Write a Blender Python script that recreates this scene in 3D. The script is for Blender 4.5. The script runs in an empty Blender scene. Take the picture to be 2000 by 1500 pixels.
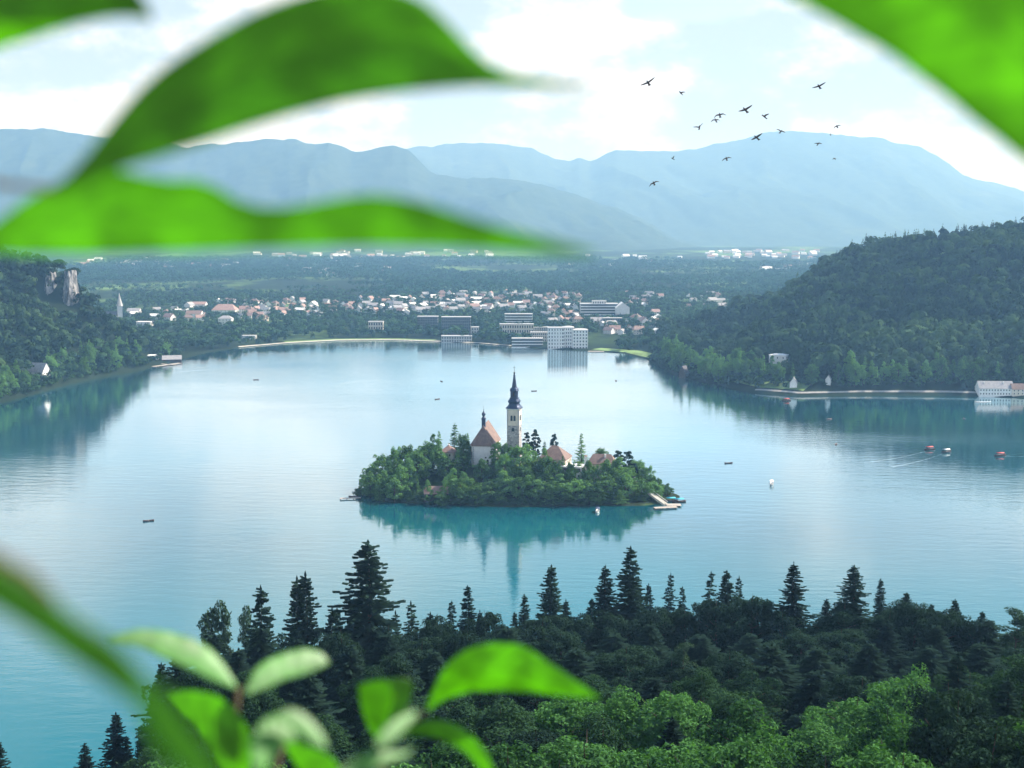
import bpy, math, random
import numpy as np
from mathutils import Vector

S = bpy.context.scene
COL = S.collection
rad = math.radians

# ------------------------------------------------------------------ camera
CAMZ = 156.0                      # eye height above the lake, metres
F = 2310.0                        # focal length in photo pixels (2000 wide)
PITCH = math.atan(280 / F)
cd = bpy.data.cameras.new('camera')
cam = bpy.data.objects.new('camera', cd)
COL.objects.link(cam)
cam.location = (0, 0, CAMZ)
cam.rotation_euler = (math.pi / 2 - PITCH, 0, 0)
cd.sensor_width = 36.0
cd.lens = 36.0 * F / 2000
cd.clip_start = 0.05
cd.clip_end = 60000
cd.dof.use_dof = True
cd.dof.focus_distance = 900
cd.dof.aperture_fstop = 4.0
S.camera = cam

HAZE = 0.92e-4
# ------------------------------------------------------------------ light
SUN_AZ, SUN_EL = rad(68), rad(43)
SUN = Vector((math.cos(SUN_EL) * math.sin(SUN_AZ), math.cos(SUN_EL) * math.cos(SUN_AZ), math.sin(SUN_EL)))
sl = bpy.data.lights.new('sun', 'SUN')
sl.energy = 5.0
sl.angle = rad(0.53)
sl.color = (1.0, 0.96, 0.90)
so = bpy.data.objects.new('sun', sl)
COL.objects.link(so)
so.rotation_euler = (-SUN).to_track_quat('-Z', 'Y').to_euler()
so.location = (300, 100, 900)

S.view_settings.view_transform = 'Standard'
S.view_settings.look = 'None'
S.view_settings.gamma = 1.0
S.view_settings.exposure = 1.0
S.cycles.max_bounces = 5
S.cycles.diffuse_bounces = 2
S.cycles.glossy_bounces = 2
S.cycles.transmission_bounces = 2
S.cycles.volume_bounces = 1
S.cycles.use_denoising = True
S.cycles.use_adaptive_sampling = True
S.cycles.adaptive_threshold = 0.015
S.cycles.sample_clamp_indirect = 4.0


class NT:
    """small node-tree writer"""
    def __init__(self, tree):
        self.t = tree
        self.n = tree.nodes
        self.l = tree.links

    def new(self, typ, **kw):
        nd = self.n.new(typ)
        for k, v in kw.items():
            setattr(nd, k, v)
        return nd

    def put(self, sock, v):
        if isinstance(v, bpy.types.NodeSocket):
            self.l.new(v, sock)
        else:
            if sock.type == 'RGBA' and len(v) == 3:
                v = (*v, 1)
            sock.default_value = v

    def math(self, op, a, b=0.0, c=0.0, clamp=False):
        nd = self.new('ShaderNodeMath', operation=op)
        nd.use_clamp = clamp
        for i, v in enumerate((a, b, c)):
            self.put(nd.inputs[i], v)
        return nd.outputs[0]

    def vmath(self, op, a, b=(0, 0, 0)):
        nd = self.new('ShaderNodeVectorMath', operation=op)
        self.put(nd.inputs[0], a)
        self.put(nd.inputs[1], b)
        return nd.outputs[0]

    def mix(self, f, a, b, blend='MIX'):
        nd = self.new('ShaderNodeMix', data_type='RGBA', blend_type=blend)
        self.put(nd.inputs[0], f)
        self.put(nd.inputs[6], a)
        self.put(nd.inputs[7], b)
        return nd.outputs[2]

    def mapr(self, v, a, b, c=0.0, d=1.0, smooth=True):
        nd = self.new('ShaderNodeMapRange', interpolation_type='SMOOTHSTEP' if smooth else 'LINEAR')
        self.put(nd.inputs[0], v)
        for i, x in enumerate((a, b, c, d)):
            nd.inputs[i + 1].default_value = x
        return nd.outputs[0]

    def noise(self, vec, scale, detail=4.0, rough=0.55):
        nd = self.new('ShaderNodeTexNoise')
        self.put(nd.inputs['Vector'], vec)
        nd.inputs['Scale'].default_value = scale
        nd.inputs['Detail'].default_value = detail
        nd.inputs['Roughness'].default_value = rough
        return nd.outputs[0]

    def mapping(self, vec, scale=(1, 1, 1), rot=(0, 0, 0), loc=(0, 0, 0)):
        nd = self.new('ShaderNodeMapping')
        self.put(nd.inputs[0], vec)
        nd.inputs['Location'].default_value = loc
        nd.inputs['Rotation'].default_value = rot
        nd.inputs['Scale'].default_value = scale
        return nd.outputs[0]


# ------------------------------------------------------------------ sky
W = bpy.data.worlds.new('World')
S.world = W
W.use_nodes = True
w = NT(W.node_tree)
w.n.clear()
sky = w.new('ShaderNodeTexSky', sky_type='NISHITA')
sky.sun_disc = False
sky.sun_elevation = SUN_EL
sky.sun_rotation = SUN_AZ
sky.altitude = 600
sky.air_density = 1.0
sky.dust_density = 1.0
sky.ozone_density = 1.5
tc = w.new('ShaderNodeTexCoord').outputs['Generated']
sp = w.new('ShaderNodeSeparateXYZ')
w.put(sp.inputs[0], tc)
elz = sp.outputs[2]
az = w.math('ARCTAN2', sp.outputs[0], sp.outputs[1])
blue = w.mix(1.0, sky.outputs[0], (0.112, 0.114, 0.118), 'MULTIPLY')
cv = w.mapping(tc, (2.6, 2.6, 6.5), loc=(1.7, 0.4, 2.2))
n1 = w.noise(cv, 2.2, 9.0, 0.58)
n2 = w.noise(w.mapping(tc, (2, 2, 6), loc=(5.1, 2.0, 0.7)), 7.0, 8.0, 0.6)
dens = w.math('ADD', w.math('MULTIPLY', n1, 0.75), w.math('MULTIPLY', n2, 0.25))
# cover: closed near the skyline, opening overhead
cover = w.mapr(elz, 0.20, 0.60, 0.46, -0.16)
# an opening in the clouds to the north-east, above the far summit
da = w.math('DIVIDE', w.math('SUBTRACT', az, 0.155), 0.085)
de = w.math('DIVIDE', w.math('SUBTRACT', elz, 0.198), 0.036)
hole = w.mapr(w.math('ADD', w.math('MULTIPLY', da, da), w.math('MULTIPLY', de, de)), 0.0, 1.9, 0.56, 0.0)
# and one low in the north-west, behind the left-hand ranges
db = w.math('DIVIDE', w.math('ADD', az, 0.27), 0.10)
df = w.math('DIVIDE', w.math('SUBTRACT', elz, 0.20), 0.03)
hole2 = w.mapr(w.math('ADD', w.math('MULTIPLY', db, db), w.math('MULTIPLY', df, df)), 0.0, 1.9, 0.20, 0.0)
cloud = w.mapr(w.math('SUBTRACT', w.math('SUBTRACT', w.math('ADD', dens, cover), hole), hole2), 0.44, 0.60)
# sunlit heaps and greyer bellies inside the cloud
n3 = w.noise(w.mapping(tc, (2.4, 2.4, 4.6), loc=(0.3, 3.3, 1.1)), 2.6, 9.0, 0.62)
heap = w.mapr(n3, 0.42, 0.60)
ccol = w.mix(heap, (0.30, 0.355, 0.41), (0.65, 0.65, 0.65))
skyc = w.mix(cloud, blue, ccol)
bg = w.new('ShaderNodeBackground')
w.put(bg.inputs[0], skyc)
bg.inputs[1].default_value = 1.0
wo = w.new('ShaderNodeOutputWorld')
w.l.new(bg.outputs[0], wo.inputs[0])

# ------------------------------------------------------------------ photo pixel -> place
cp, spi = math.cos(PITCH), math.sin(PITCH)


def ray(px, py):
    x, y = (px - 1000) / F, (750 - py) / F
    return np.array((x, cp + y * spi, -spi + y * cp))


def at_y(px, py, Y):
    d = ray(px, py)
    return np.array((0, 0, CAMZ)) + d * (Y / d[1])


def at_z(px, py, z):
    d = ray(px, py)
    return np.array((0, 0, CAMZ)) + d * ((z - CAMZ) / d[2])


def proj(x, y, z):
    fwd = y * cp - (z - CAMZ) * spi
    up = y * spi + (z - CAMZ) * cp
    return 1000 + F * x / fwd, 750 - F * up / fwd


# ------------------------------------------------------------------ materials
def material(name):
    m = bpy.data.materials.new(name)
    m.use_nodes = True
    t = NT(m.node_tree)
    t.n.clear()
    out = t.new('ShaderNodeOutputMaterial')
    return m, t, out


def plain(name, col, rough=0.8, var=0.25, scale=0.6, spec=0.3, metal=0.0):
    m, t, out = material(name)
    pos = t.new('ShaderNodeTexCoord').outputs['Object']
    n = t.noise(pos, scale, 6, 0.6)
    f = t.mapr(n, 0.3, 0.7)
    c = t.mix(f, tuple(v * (1 - var) for v in col), tuple(min(1, v * (1 + var)) for v in col))
    b = t.new('ShaderNodeBsdfPrincipled')
    t.put(b.inputs['Base Color'], c)
    b.inputs['Roughness'].default_value = rough
    b.inputs['Metallic'].default_value = metal
    b.inputs['Specular IOR Level'].default_value = spec
    t.l.new(b.outputs[0], out.inputs[0])
    return m


def foliage(name, dark, light, trans=0.3, scale=0.12, per_object=True, tint=None):
    """leaf clumps: each clump its own tone, each tree its own tone"""
    m, t, out = material(name)
    g = t.new('ShaderNodeNewGeometry')
    f = t.math('MULTIPLY', g.outputs['Random Per Island'], 0.55)
    if per_object:
        oi = t.new('ShaderNodeObjectInfo')
        f = t.math('ADD', f, t.math('MULTIPLY', oi.outputs['Random'], 0.6), clamp=True)
    else:
        at = t.new('ShaderNodeAttribute', attribute_name='tone')
        f = t.math('ADD', t.math('MULTIPLY', f, 0.6), t.math('MULTIPLY', at.outputs['Fac'], 0.75), clamp=True)
    c = t.mix(f, dark, light)
    if tint:
        n2 = t.noise(g.outputs['Position'], 0.012, 2, 0.5)
        c = t.mix(t.mapr(n2, 0.5, 0.68, 0.0, 0.7), c, tint)
    d = t.new('ShaderNodeBsdfDiffuse')
    t.put(d.inputs[0], c)
    tr = t.new('ShaderNodeBsdfTranslucent')
    t.put(tr.inputs[0], t.mix(1.0, c, (1.3, 1.6, 0.6), 'MULTIPLY'))
    mx = t.new('ShaderNodeMixShader')
    mx.inputs[0].default_value = trans
    t.l.new(d.outputs[0], mx.inputs[1])
    t.l.new(tr.outputs[0], mx.inputs[2])
    t.l.new(mx.outputs[0], out.inputs[0])
    return m


M = {}
M['bark'] = plain('bark', (0.075, 0.058, 0.045), 0.95, 0.5, 2.0, 0.1)
M['spruce'] = foliage('spruce_needles', (0.008, 0.018, 0.016), (0.022, 0.046, 0.032), 0.1)
M['dark_shaded'] = foliage('dark_shaded_leaves', (0.010, 0.022, 0.018), (0.028, 0.060, 0.036), 0.12)  # shade on the near forest's middle band is put into this leaf colour
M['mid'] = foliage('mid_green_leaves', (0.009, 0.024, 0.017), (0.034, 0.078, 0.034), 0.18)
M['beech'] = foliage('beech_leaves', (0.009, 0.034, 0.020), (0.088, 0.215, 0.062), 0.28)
M['grove'] = foliage('grove_leaves', (0.006, 0.022, 0.015), (0.165, 0.320, 0.105), 0.28)
M['pine'] = foliage('pine_needles', (0.025, 0.055, 0.036), (0.060, 0.105, 0.058), 0.15)
M['bush'] = foliage('bush_leaves', (0.022, 0.050, 0.030), (0.060, 0.120, 0.055), 0.25)
M['hill'] = foliage('hillside_leaves', (0.004, 0.012, 0.012), (0.052, 0.096, 0.040), 0.12, 0.09, False, (0.070, 0.125, 0.045))
M['park'] = foliage('parkland_leaves', (0.005, 0.018, 0.014), (0.065, 0.130, 0.052), 0.2, 0.05, False)
M['farwood'] = foliage('far_wood_leaves', (0.008, 0.030, 0.024), (0.040, 0.105, 0.060), 0.15, 0.02, False)
M['white'] = plain('white_render', (0.78, 0.77, 0.74), 0.85, 0.08, 0.5)
M['cream'] = plain('cream_render', (0.66, 0.58, 0.47), 0.85, 0.1, 0.5)
M['grey'] = plain('grey_concrete', (0.42, 0.42, 0.41), 0.85, 0.15, 0.4)
M['darkwall'] = plain('dark_cladding', (0.10, 0.115, 0.12), 0.7, 0.3, 0.3)
M['glass'] = plain('window_glass', (0.035, 0.05, 0.06), 0.12, 0.3, 0.5, 0.6)
M['copper'] = plain('weathered_metal', (0.030, 0.048, 0.095), 0.45, 0.35, 0.8, 0.5, 0.35)
M['iron'] = plain('iron', (0.03, 0.03, 0.035), 0.5, 0.2, 2, 0.5, 0.6)
M['wood'] = plain('grey_planks', (0.42, 0.37, 0.31), 0.85, 0.25, 1.5)
M['darkwood'] = plain('dark_timber', (0.065, 0.045, 0.035), 0.8, 0.3, 1.5)
M['red_cloth'] = plain('red_canvas', (0.55, 0.10, 0.08), 0.8, 0.12, 1.0)
M['white_cloth'] = plain('white_canvas', (0.80, 0.80, 0.78), 0.8, 0.06, 1.0)
M['teal_cloth'] = plain('turquoise_canvas', (0.05, 0.36, 0.48), 0.8, 0.12, 1.0)
M['blue_cloth'] = plain('navy_canvas', (0.04, 0.06, 0.11), 0.8, 0.12, 1.0)
M['hull_white'] = plain('white_hull', (0.78, 0.78, 0.76), 0.4, 0.05, 1.0)
M['hull_dark'] = plain('dark_hull', (0.07, 0.04, 0.035), 0.5, 0.25, 1.0)
M['bird'] = plain('dark_plumage', (0.030, 0.026, 0.030), 0.8, 0.3, 6.0)
M['path'] = plain('pale_gravel', (0.52, 0.49, 0.42), 0.95, 0.15, 0.3)
M['road'] = plain('worn_road', (0.30, 0.29, 0.27), 0.95, 0.15, 0.3)
M['lawn'] = plain('lawn', (0.15, 0.24, 0.07), 0.95, 0.3, 0.05)
M['skin'] = plain('skin', (0.5, 0.32, 0.24), 0.7, 0.1, 2.0)


def tiles(name, a, b, course=0.35):
    """rows of roof tiles, each with its own tone"""
    m, t, out = material(name)
    pos = t.new('ShaderNodeTexCoord').outputs['Object']
    oi = t.new('ShaderNodeObjectInfo')
    v = t.new('ShaderNodeTexVoronoi')
    t.put(v.inputs['Vector'], t.mapping(pos, (1, 1, 1.4)))
    v.inputs['Scale'].default_value = 1.0 / course
    f = t.math('ADD', t.math('MULTIPLY', t.noise(v.outputs['Color'], 4.0, 1), 0.6),
               t.math('MULTIPLY', t.noise(pos, 0.35, 5), 0.6))
    c = t.mix(t.mapr(f, 0.35, 0.85), a, b)
    bs = t.new('ShaderNodeBsdfPrincipled')
    t.put(bs.inputs['Base Color'], c)
    bs.inputs['Roughness'].default_value = 0.8
    bm = t.new('ShaderNodeBump')
    bm.inputs['Strength'].default_value = 0.5
    bm.inputs['Distance'].default_value = 0.05
    t.put(bm.inputs['Height'], v.outputs['Distance'])
    t.l.new(bm.outputs[0], bs.inputs['Normal'])
    t.l.new(bs.outputs[0], out.inputs[0])
    return m


M['tile_brown'] = tiles('brown_roof_tiles', (0.11, 0.070, 0.058), (0.25, 0.165, 0.130))
M['tile_red'] = tiles('red_roof_tiles', (0.22, 0.125, 0.100), (0.38, 0.255, 0.215))
M['tile_grey'] = tiles('grey_roof_tiles', (0.20, 0.20, 0.205), (0.36, 0.35, 0.35))
M['slate'] = tiles('dark_slates', (0.05, 0.05, 0.06), (0.12, 0.115, 0.13))


def rubble():
    m, t, out = material('rubble_stone')
    pos = t.new('ShaderNodeTexCoord').outputs['Object']
    v = t.new('ShaderNodeTexVoronoi')
    t.put(v.inputs['Vector'], t.mapping(pos, (1, 1, 1.5)))
    v.inputs['Scale'].default_value = 1.15
    sx = t.new('ShaderNodeSeparateColor')
    t.put(sx.inputs[0], v.outputs['Color'])
    c = t.mix(sx.outputs[0], (0.22, 0.21, 0.21), (0.58, 0.55, 0.51))
    ed = t.mapr(v.outputs['Distance'], 0.25, 0.6, 0.0, 0.35)
    c = t.mix(ed, c, (0.14, 0.14, 0.145))
    b = t.new('ShaderNodeBsdfPrincipled')
    t.put(b.inputs['Base Color'], c)
    b.inputs['Roughness'].default_value = 0.9
    bm = t.new('ShaderNodeBump')
    bm.inputs['Distance'].default_value = 0.12
    t.put(bm.inputs['Height'], t.math('SUBTRACT', 1.0, v.outputs['Distance']))
    t.l.new(bm.outputs[0], b.inputs['Normal'])
    t.l.new(b.outputs[0], out.inputs[0])
    return m


M['rubble'] = rubble()


def terrain_mat(name, floor, meadow, lo, hi, scale, first=-1000):
    m, t, out = material(name)
    g = t.new('ShaderNodeNewGeometry').outputs['Position']
    n = t.noise(t.mapping(g, (1, 0.45, 1)), scale, 6, 0.6)
    n2 = t.noise(g, 0.05, 5, 0.6)
    sy = t.new('ShaderNodeSeparateXYZ')
    t.put(sy.inputs[0], g)
    c = t.mix(t.math('MULTIPLY', t.mapr(n, lo, hi), t.mapr(sy.outputs[1], first, first + 300)), floor, meadow)
    c = t.mix(t.mapr(n2, 0.35, 0.7, 0.0, 0.5), c, tuple(v * 0.55 for v in floor))
    d = t.new('ShaderNodeBsdfDiffuse')
    t.put(d.inputs[0], c)
    t.l.new(d.outputs[0], out.inputs[0])
    return m


M['ground'] = terrain_mat('forest_floor_and_meadow', (0.020, 0.032, 0.018), (0.12, 0.20, 0.065), 0.46, 0.62, 0.0035, 1700)
M['island_soil'] = terrain_mat('island_soil', (0.030, 0.042, 0.022), (0.075, 0.12, 0.040), 0.45, 0.62, 0.06)


def mountain_mat():
    m, t, out = material('wooded_mountainside')
    g = t.new('ShaderNodeNewGeometry')
    n = t.noise(g.outputs['Position'], 0.010, 8, 0.65)
    n2 = t.noise(g.outputs['Position'], 0.0016, 5, 0.6)
    c = t.mix(t.mapr(n, 0.38, 0.64), (0.030, 0.048, 0.032), (0.046, 0.068, 0.044))
    c = t.mix(t.mapr(n2, 0.58, 0.74, 0.0, 0.3), c, (0.13, 0.16, 0.085))
    bare = t.mapr(t.noise(t.mapping(g.outputs['Position'], (1, 1, 0.25)), 0.006, 6, 0.7), 0.70, 0.76, 0.0, 0.6)
    c = t.mix(bare, c, (0.34, 0.33, 0.30))
    d = t.new('ShaderNodeBsdfDiffuse')
    t.put(d.inputs[0], c)
    t.l.new(d.outputs[0], out.inputs[0])
    return m


M['mountain'] = mountain_mat()


def rock_mat():
    m, t, out = material('pale_limestone')
    g = t.new('ShaderNodeNewGeometry').outputs['Position']
    n = t.noise(t.mapping(g, (1, 1, 0.4)), 0.22, 8, 0.7)
    c = t.mix(t.mapr(n, 0.40, 0.60), (0.06, 0.062, 0.062), (0.30, 0.29, 0.28))
    d = t.new('ShaderNodeBsdfDiffuse')
    t.put(d.inputs[0], c)
    t.l.new(d.outputs[0], out.inputs[0])
    return m


M['rock'] = rock_mat()


def water_mat():
    m, t, out = material('lake_water')
    g = t.new('ShaderNodeNewGeometry').outputs['Position']
    # ripples: short crests lying across the wind, patchy
    r1 = t.noise(t.mapping(g, (0.055, 0.16, 1), rot=(0, 0, rad(14))), 1.0, 4, 0.6)
    r2 = t.noise(t.mapping(g, (0.20, 0.62, 1), rot=(0, 0, rad(-9))), 1.0, 3, 0.6)
    wv = t.new('ShaderNodeTexWave', wave_type='BANDS', bands_direction='Y')
    t.put(wv.inputs['Vector'], t.mapping(g, (0.012, 0.034, 1), rot=(0, 0, rad(24))))
    wv.inputs['Scale'].default_value = 1.0
    wv.inputs['Distortion'].default_value = 3.0
    wv.inputs['Detail'].default_value = 2.0
    gust = t.mapr(t.noise(t.mapping(g, (0.0022, 0.0050, 1), rot=(0, 0, rad(10))), 1.0, 4, 0.55), 0.38, 0.66)
    hgt = t.math('ADD', t.math('MULTIPLY', r1, 0.55), t.math('MULTIPLY', r2, 0.16))
    hgt = t.math('ADD', hgt, t.math('MULTIPLY', wv.outputs[1], t.math('MULTIPLY', gust, 0.07)))
    bm = t.new('ShaderNodeBump')
    bm.inputs['Distance'].default_value = 1.0
    t.put(bm.inputs['Strength'], t.mapr(gust, 0, 1, 0.14, 0.32, False))
    t.put(bm.inputs['Height'], hgt)
    # body colour of the turquoise lake, a little paler where it is shallow or chalky
    deep = t.noise(t.mapping(g, (0.0030, 0.0030, 1)), 1.0, 3, 0.5)
    body = t.mix(t.mapr(deep, 0.38, 0.66), (0.0005, 0.058, 0.080), (0.001, 0.118, 0.155))
    # chalky shelf along the near shore
    sy = t.new('ShaderNodeSeparateXYZ')
    t.put(sy.inputs[0], g)
    body = t.mix(t.mapr(sy.outputs[1], 420, 640, 0.85, 0.0), body, (0.002, 0.122, 0.158))
    d = t.new('ShaderNodeBsdfDiffuse')
    t.put(d.inputs[0], body)
    gl = t.new('ShaderNodeBsdfGlossy')
    gl.inputs['Color'].default_value = (0.89, 0.98, 1, 1)
    t.put(gl.inputs['Roughness'], t.mapr(gust, 0, 1, 0.03, 0.10, False))
    t.l.new(bm.outputs[0], gl.inputs['Normal'])
    fr = t.new('ShaderNodeFresnel')
    fr.inputs['IOR'].default_value = 1.52
    t.l.new(bm.outputs[0], fr.inputs['Normal'])
    mx = t.new('ShaderNodeMixShader')
    cr = t.new('ShaderNodeValToRGB')
    el = cr.color_ramp.elements
    for p_, v_ in ((0.10, 0.05), (0.16, 0.13), (0.26, 0.40), (0.40, 0.76), (0.60, 0.90)):
        e = el.new(p_)
        e.color = (v_, v_, v_, 1)
    t.put(cr.inputs[0], fr.outputs[0])
    t.put(mx.inputs[0], cr.outputs[0])
    t.l.new(d.outputs[0], mx.inputs[1])
    t.l.new(gl.outputs[0], mx.inputs[2])
    t.l.new(mx.outputs[0], out.inputs[0])
    return m


M['water'] = water_mat()


def leaf_mat(name, refl, trans, mixf, rough, spec=0.5):
    m, t, out = material(name)
    pos = t.new('ShaderNodeTexCoord').outputs['Object']
    n = t.mapr(t.noise(pos, 26, 3), 0.32, 0.68)
    b = t.new('ShaderNodeBsdfPrincipled')
    t.put(b.inputs['Base Color'], t.mix(n, tuple(v * 0.8 for v in refl), tuple(v * 1.2 for v in refl)))
    b.inputs['Roughness'].default_value = rough
    b.inputs['Specular IOR Level'].default_value = spec
    uv = t.new('ShaderNodeSeparateXYZ')
    t.put(uv.inputs[0], t.new('ShaderNodeTexCoord').outputs['UV'])
    off = t.math('ABSOLUTE', t.math('SUBTRACT', uv.outputs[1], 0.5))
    rib = t.mapr(off, 0.0, 0.035, 1.0, 0.0)
    side = t.math('SINE', t.math('MULTIPLY', t.math('SUBTRACT', uv.outputs[0], t.math('MULTIPLY', off, 0.35)), 58.0))
    vein = t.math('MAXIMUM', rib, t.mapr(side, 0.80, 1.0, 0.0, 0.7))
    n = t.math('SUBTRACT', n, t.math('MULTIPLY', vein, 0.75), clamp=True)
    tr = t.new('ShaderNodeBsdfTranslucent')
    t.put(tr.inputs[0], t.mix(n, tuple(v * 0.66 for v in trans), tuple(min(1, v * 1.12) for v in trans)))
    mx = t.new('ShaderNodeMixShader')
    mx.inputs[0].default_value = mixf
    t.l.new(b.outputs[0], mx.inputs[1])
    t.l.new(tr.outputs[0], mx.inputs[2])
    t.l.new(mx.outputs[0], out.inputs[0])
    return m


M['leaf'] = leaf_mat('fresh_leaf', (0.055, 0.150, 0.022), (0.31, 0.68, 0.0003), 0.66, 0.45, 0.35)
M['leaf_gloss'] = leaf_mat('glossy_leaf', (0.12, 0.31, 0.07), (0.26, 0.66, 0.005), 0.45, 0.45, 0.6)
M['twig'] = plain('green_brown_twig', (0.15, 0.10, 0.055), 0.7, 0.2, 30.0)

# ------------------------------------------------------------------ mesh helpers


class MB:
    """collects shapes into one mesh"""
    def __init__(self):
        self.v, self.f = [], []

    def add(self, vs, fs):
        o = len(self.v)
        self.v += [tuple(p) for p in vs]
        self.f += [tuple(i + o for i in f) for f in fs]
        return self

    def box(self, x0, x1, y0, y1, z0, z1):
        return self.add([(x0, y0, z0), (x1, y0, z0), (x1, y1, z0), (x0, y1, z0), (x0, y0, z1), (x1, y0, z1), (x1, y1, z1), (x0, y1, z1)],
                        [(3, 2, 1, 0), (4, 5, 6, 7), (0, 1, 5, 4), (1, 2, 6, 5), (2, 3, 7, 6), (3, 0, 4, 7)])

    def prism(self, poly, z0, z1, scale=1.0, cx=0, cy=0):
        n = len(poly)
        vs = [(x, y, z0) for x, y in poly] + [(cx + (x - cx) * scale, cy + (y - cy) * scale, z1) for x, y in poly]
        fs = [(i, (i + 1) % n, n + (i + 1) % n, n + i) for i in range(n)]
        return self.add(vs, fs + [tuple(range(n))[::-1], tuple(range(n, 2 * n))])

    def gable_wall(self, x0, x1, y0, y1, z0, z1, zr):
        """walls with two gable ends; ridge along x"""
        ym = (y0 + y1) / 2
        vs = [(x0, y0, z0), (x1, y0, z0), (x1, y1, z0), (x0, y1, z0), (x0, y0, z1), (x1, y0, z1), (x1, y1, z1), (x0, y1, z1), (x0, ym, zr), (x1, ym, zr)]
        return self.add(vs, [(3, 2, 1, 0), (0, 1, 5, 4), (2, 3, 7, 6), (1, 2, 6, 9, 5), (3, 0, 4, 8, 7), (4, 5, 9, 8), (6, 7, 8, 9)])

    def gable_roof(self, x0, x1, y0, y1, z1, zr, over=0.5, th=0.25):
        ym = (y0 + y1) / 2
        s = (zr - z1) / (ym - y0)
        a, b = x0 - over, x1 + over
        ya, yb, ze = y0 - over, y1 + over, z1 - over * s
        z1_, zr_, lift = ze + 0.02, zr + 0.02, th
        vs = [(a, ya, z1_), (b, ya, z1_), (b, ym, zr_), (a, ym, zr_), (a, yb, z1_), (b, yb, z1_)]
        vs += [(x, y, z + lift) for x, y, z in vs]
        return self.add(vs, [(3, 2, 1, 0), (4, 5, 2, 3), (6, 7, 8, 9), (9, 8, 11, 10), (0, 1, 7, 6), (5, 4, 10, 11),
                             (0, 6, 9, 3), (3, 9, 10, 4), (1, 2, 8, 7), (2, 5, 11, 8)])

    def hip_roof(self, x0, x1, y0, y1, z1, zr, hip, over=0.6, th=0.2):
        a, b, c, d = x0 - over, x1 + over, y0 - over, y1 + over
        ym = (y0 + y1) / 2
        vs = [(a, c, z1), (b, c, z1), (b, d, z1), (a, d, z1), (a, c, z1 + th), (b, c, z1 + th), (b, d, z1 + th), (a, d, z1 + th),
              (x0 + hip, ym, zr), (x1 - hip, ym, zr)]
        return self.add(vs, [(3, 2, 1, 0), (0, 1, 5, 4), (1, 2, 6, 5), (2, 3, 7, 6), (3, 0, 4, 7), (4, 5, 9, 8), (6, 7, 8, 9), (5, 6, 9), (7, 4, 8)])

    def lathe(self, prof, n=16, c=(0, 0, 0), rot=0.0, sq=0.0):
        vs, fs = [], []
        for r, z in prof:
            for i in range(n):
                a = rot + 2 * math.pi * i / n
                k = 1.0
                if sq:
                    k = 1 + sq * (1 / max(abs(math.cos(a)), abs(math.sin(a))) - 1)
                vs.append((c[0] + r * k * math.cos(a), c[1] + r * k * math.sin(a), c[2] + z))
        for j in range(len(prof) - 1):
            for i in range(n):
                fs.append((j * n + i, j * n + (i + 1) % n, (j + 1) * n + (i + 1) % n, (j + 1) * n + i))
        fs.append(tuple(range(n))[::-1])
        fs.append(tuple(range((len(prof) - 1) * n, len(prof) * n)))
        return self.add(vs, fs)

    def tube(self, pts, radii, n=6):
        pts = [Vector(p) for p in pts]
        vs, fs = [], []
        for k, p in enumerate(pts):
            d = (pts[min(k + 1, len(pts) - 1)] - pts[max(k - 1, 0)]).normalized()
            u = d.cross(Vector((0, 0, 1)) if abs(d.z) < 0.9 else Vector((1, 0, 0))).normalized()
            v = d.cross(u)
            for i in range(n):
                a = 2 * math.pi * i / n
                vs.append(p + (u * math.cos(a) + v * math.sin(a)) * radii[k])
        for k in range(len(pts) - 1):
            for i in range(n):
                fs.append((k * n + i, k * n + (i + 1) % n, (k + 1) * n + (i + 1) % n, (k + 1) * n + i))
        fs.append(tuple(range(n))[::-1])
        fs.append(tuple(range((len(pts) - 1) * n, len(pts) * n)))
        return self.add(vs, fs)

    def build(self, name, mat, parent=None, smooth=False):
        me = bpy.data.meshes.new(name)
        me.from_pydata(self.v, [], self.f)
        me.validate()
        me.update()
        return link(name, me, mat, parent, smooth)


def link(name, me, mat, parent=None, smooth=False):
    for mm in (mat if isinstance(mat, (list, tuple)) else [mat]):
        me.materials.append(mm)
    if smooth:
        me.polygons.foreach_set('use_smooth', [True] * len(me.polygons))
    o = bpy.data.objects.new(name, me)
    COL.objects.link(o)
    if parent:
        o.parent = parent
    return o


def quads_mesh(name, V, nq):
    """mesh of nq separate quads from a (4*nq, 3) array"""
    me = bpy.data.meshes.new(name)
    me.vertices.add(len(V))
    me.vertices.foreach_set('co', np.asarray(V, np.float32).ravel())
    me.loops.add(4 * nq)
    me.loops.foreach_set('vertex_index', np.arange(4 * nq, dtype=np.int32))
    me.polygons.add(nq)
    me.polygons.foreach_set('loop_start', np.arange(0, 4 * nq, 4, dtype=np.int32))
    me.update(calc_edges=True)
    return me


def grid_mesh(name, P, mat, smooth=True):
    """(a, b, 3) array of points -> one sheet"""
    a, b = P.shape[:2]
    me = bpy.data.meshes.new(name)
    me.vertices.add(a * b)
    me.vertices.foreach_set('co', P.astype(np.float32).ravel())
    i = np.arange(a * b).reshape(a, b)
    q = np.stack((i[:-1, :-1], i[:-1, 1:], i[1:, 1:], i[1:, :-1]), -1).reshape(-1, 4)
    me.loops.add(q.size)
    me.loops.foreach_set('vertex_index', q.ravel().astype(np.int32))
    me.polygons.add(len(q))
    me.polygons.foreach_set('loop_start', np.arange(0, q.size, 4, dtype=np.int32))
    me.update(calc_edges=True)
    return link(name, me, mat, None, smooth)


def tag(o, label=None, cat=None, group=None, kind=None):
    for k, v in (('label', label), ('category', cat), ('group', group), ('kind', kind)):
        if v:
            o[k] = v
    return o


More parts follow.
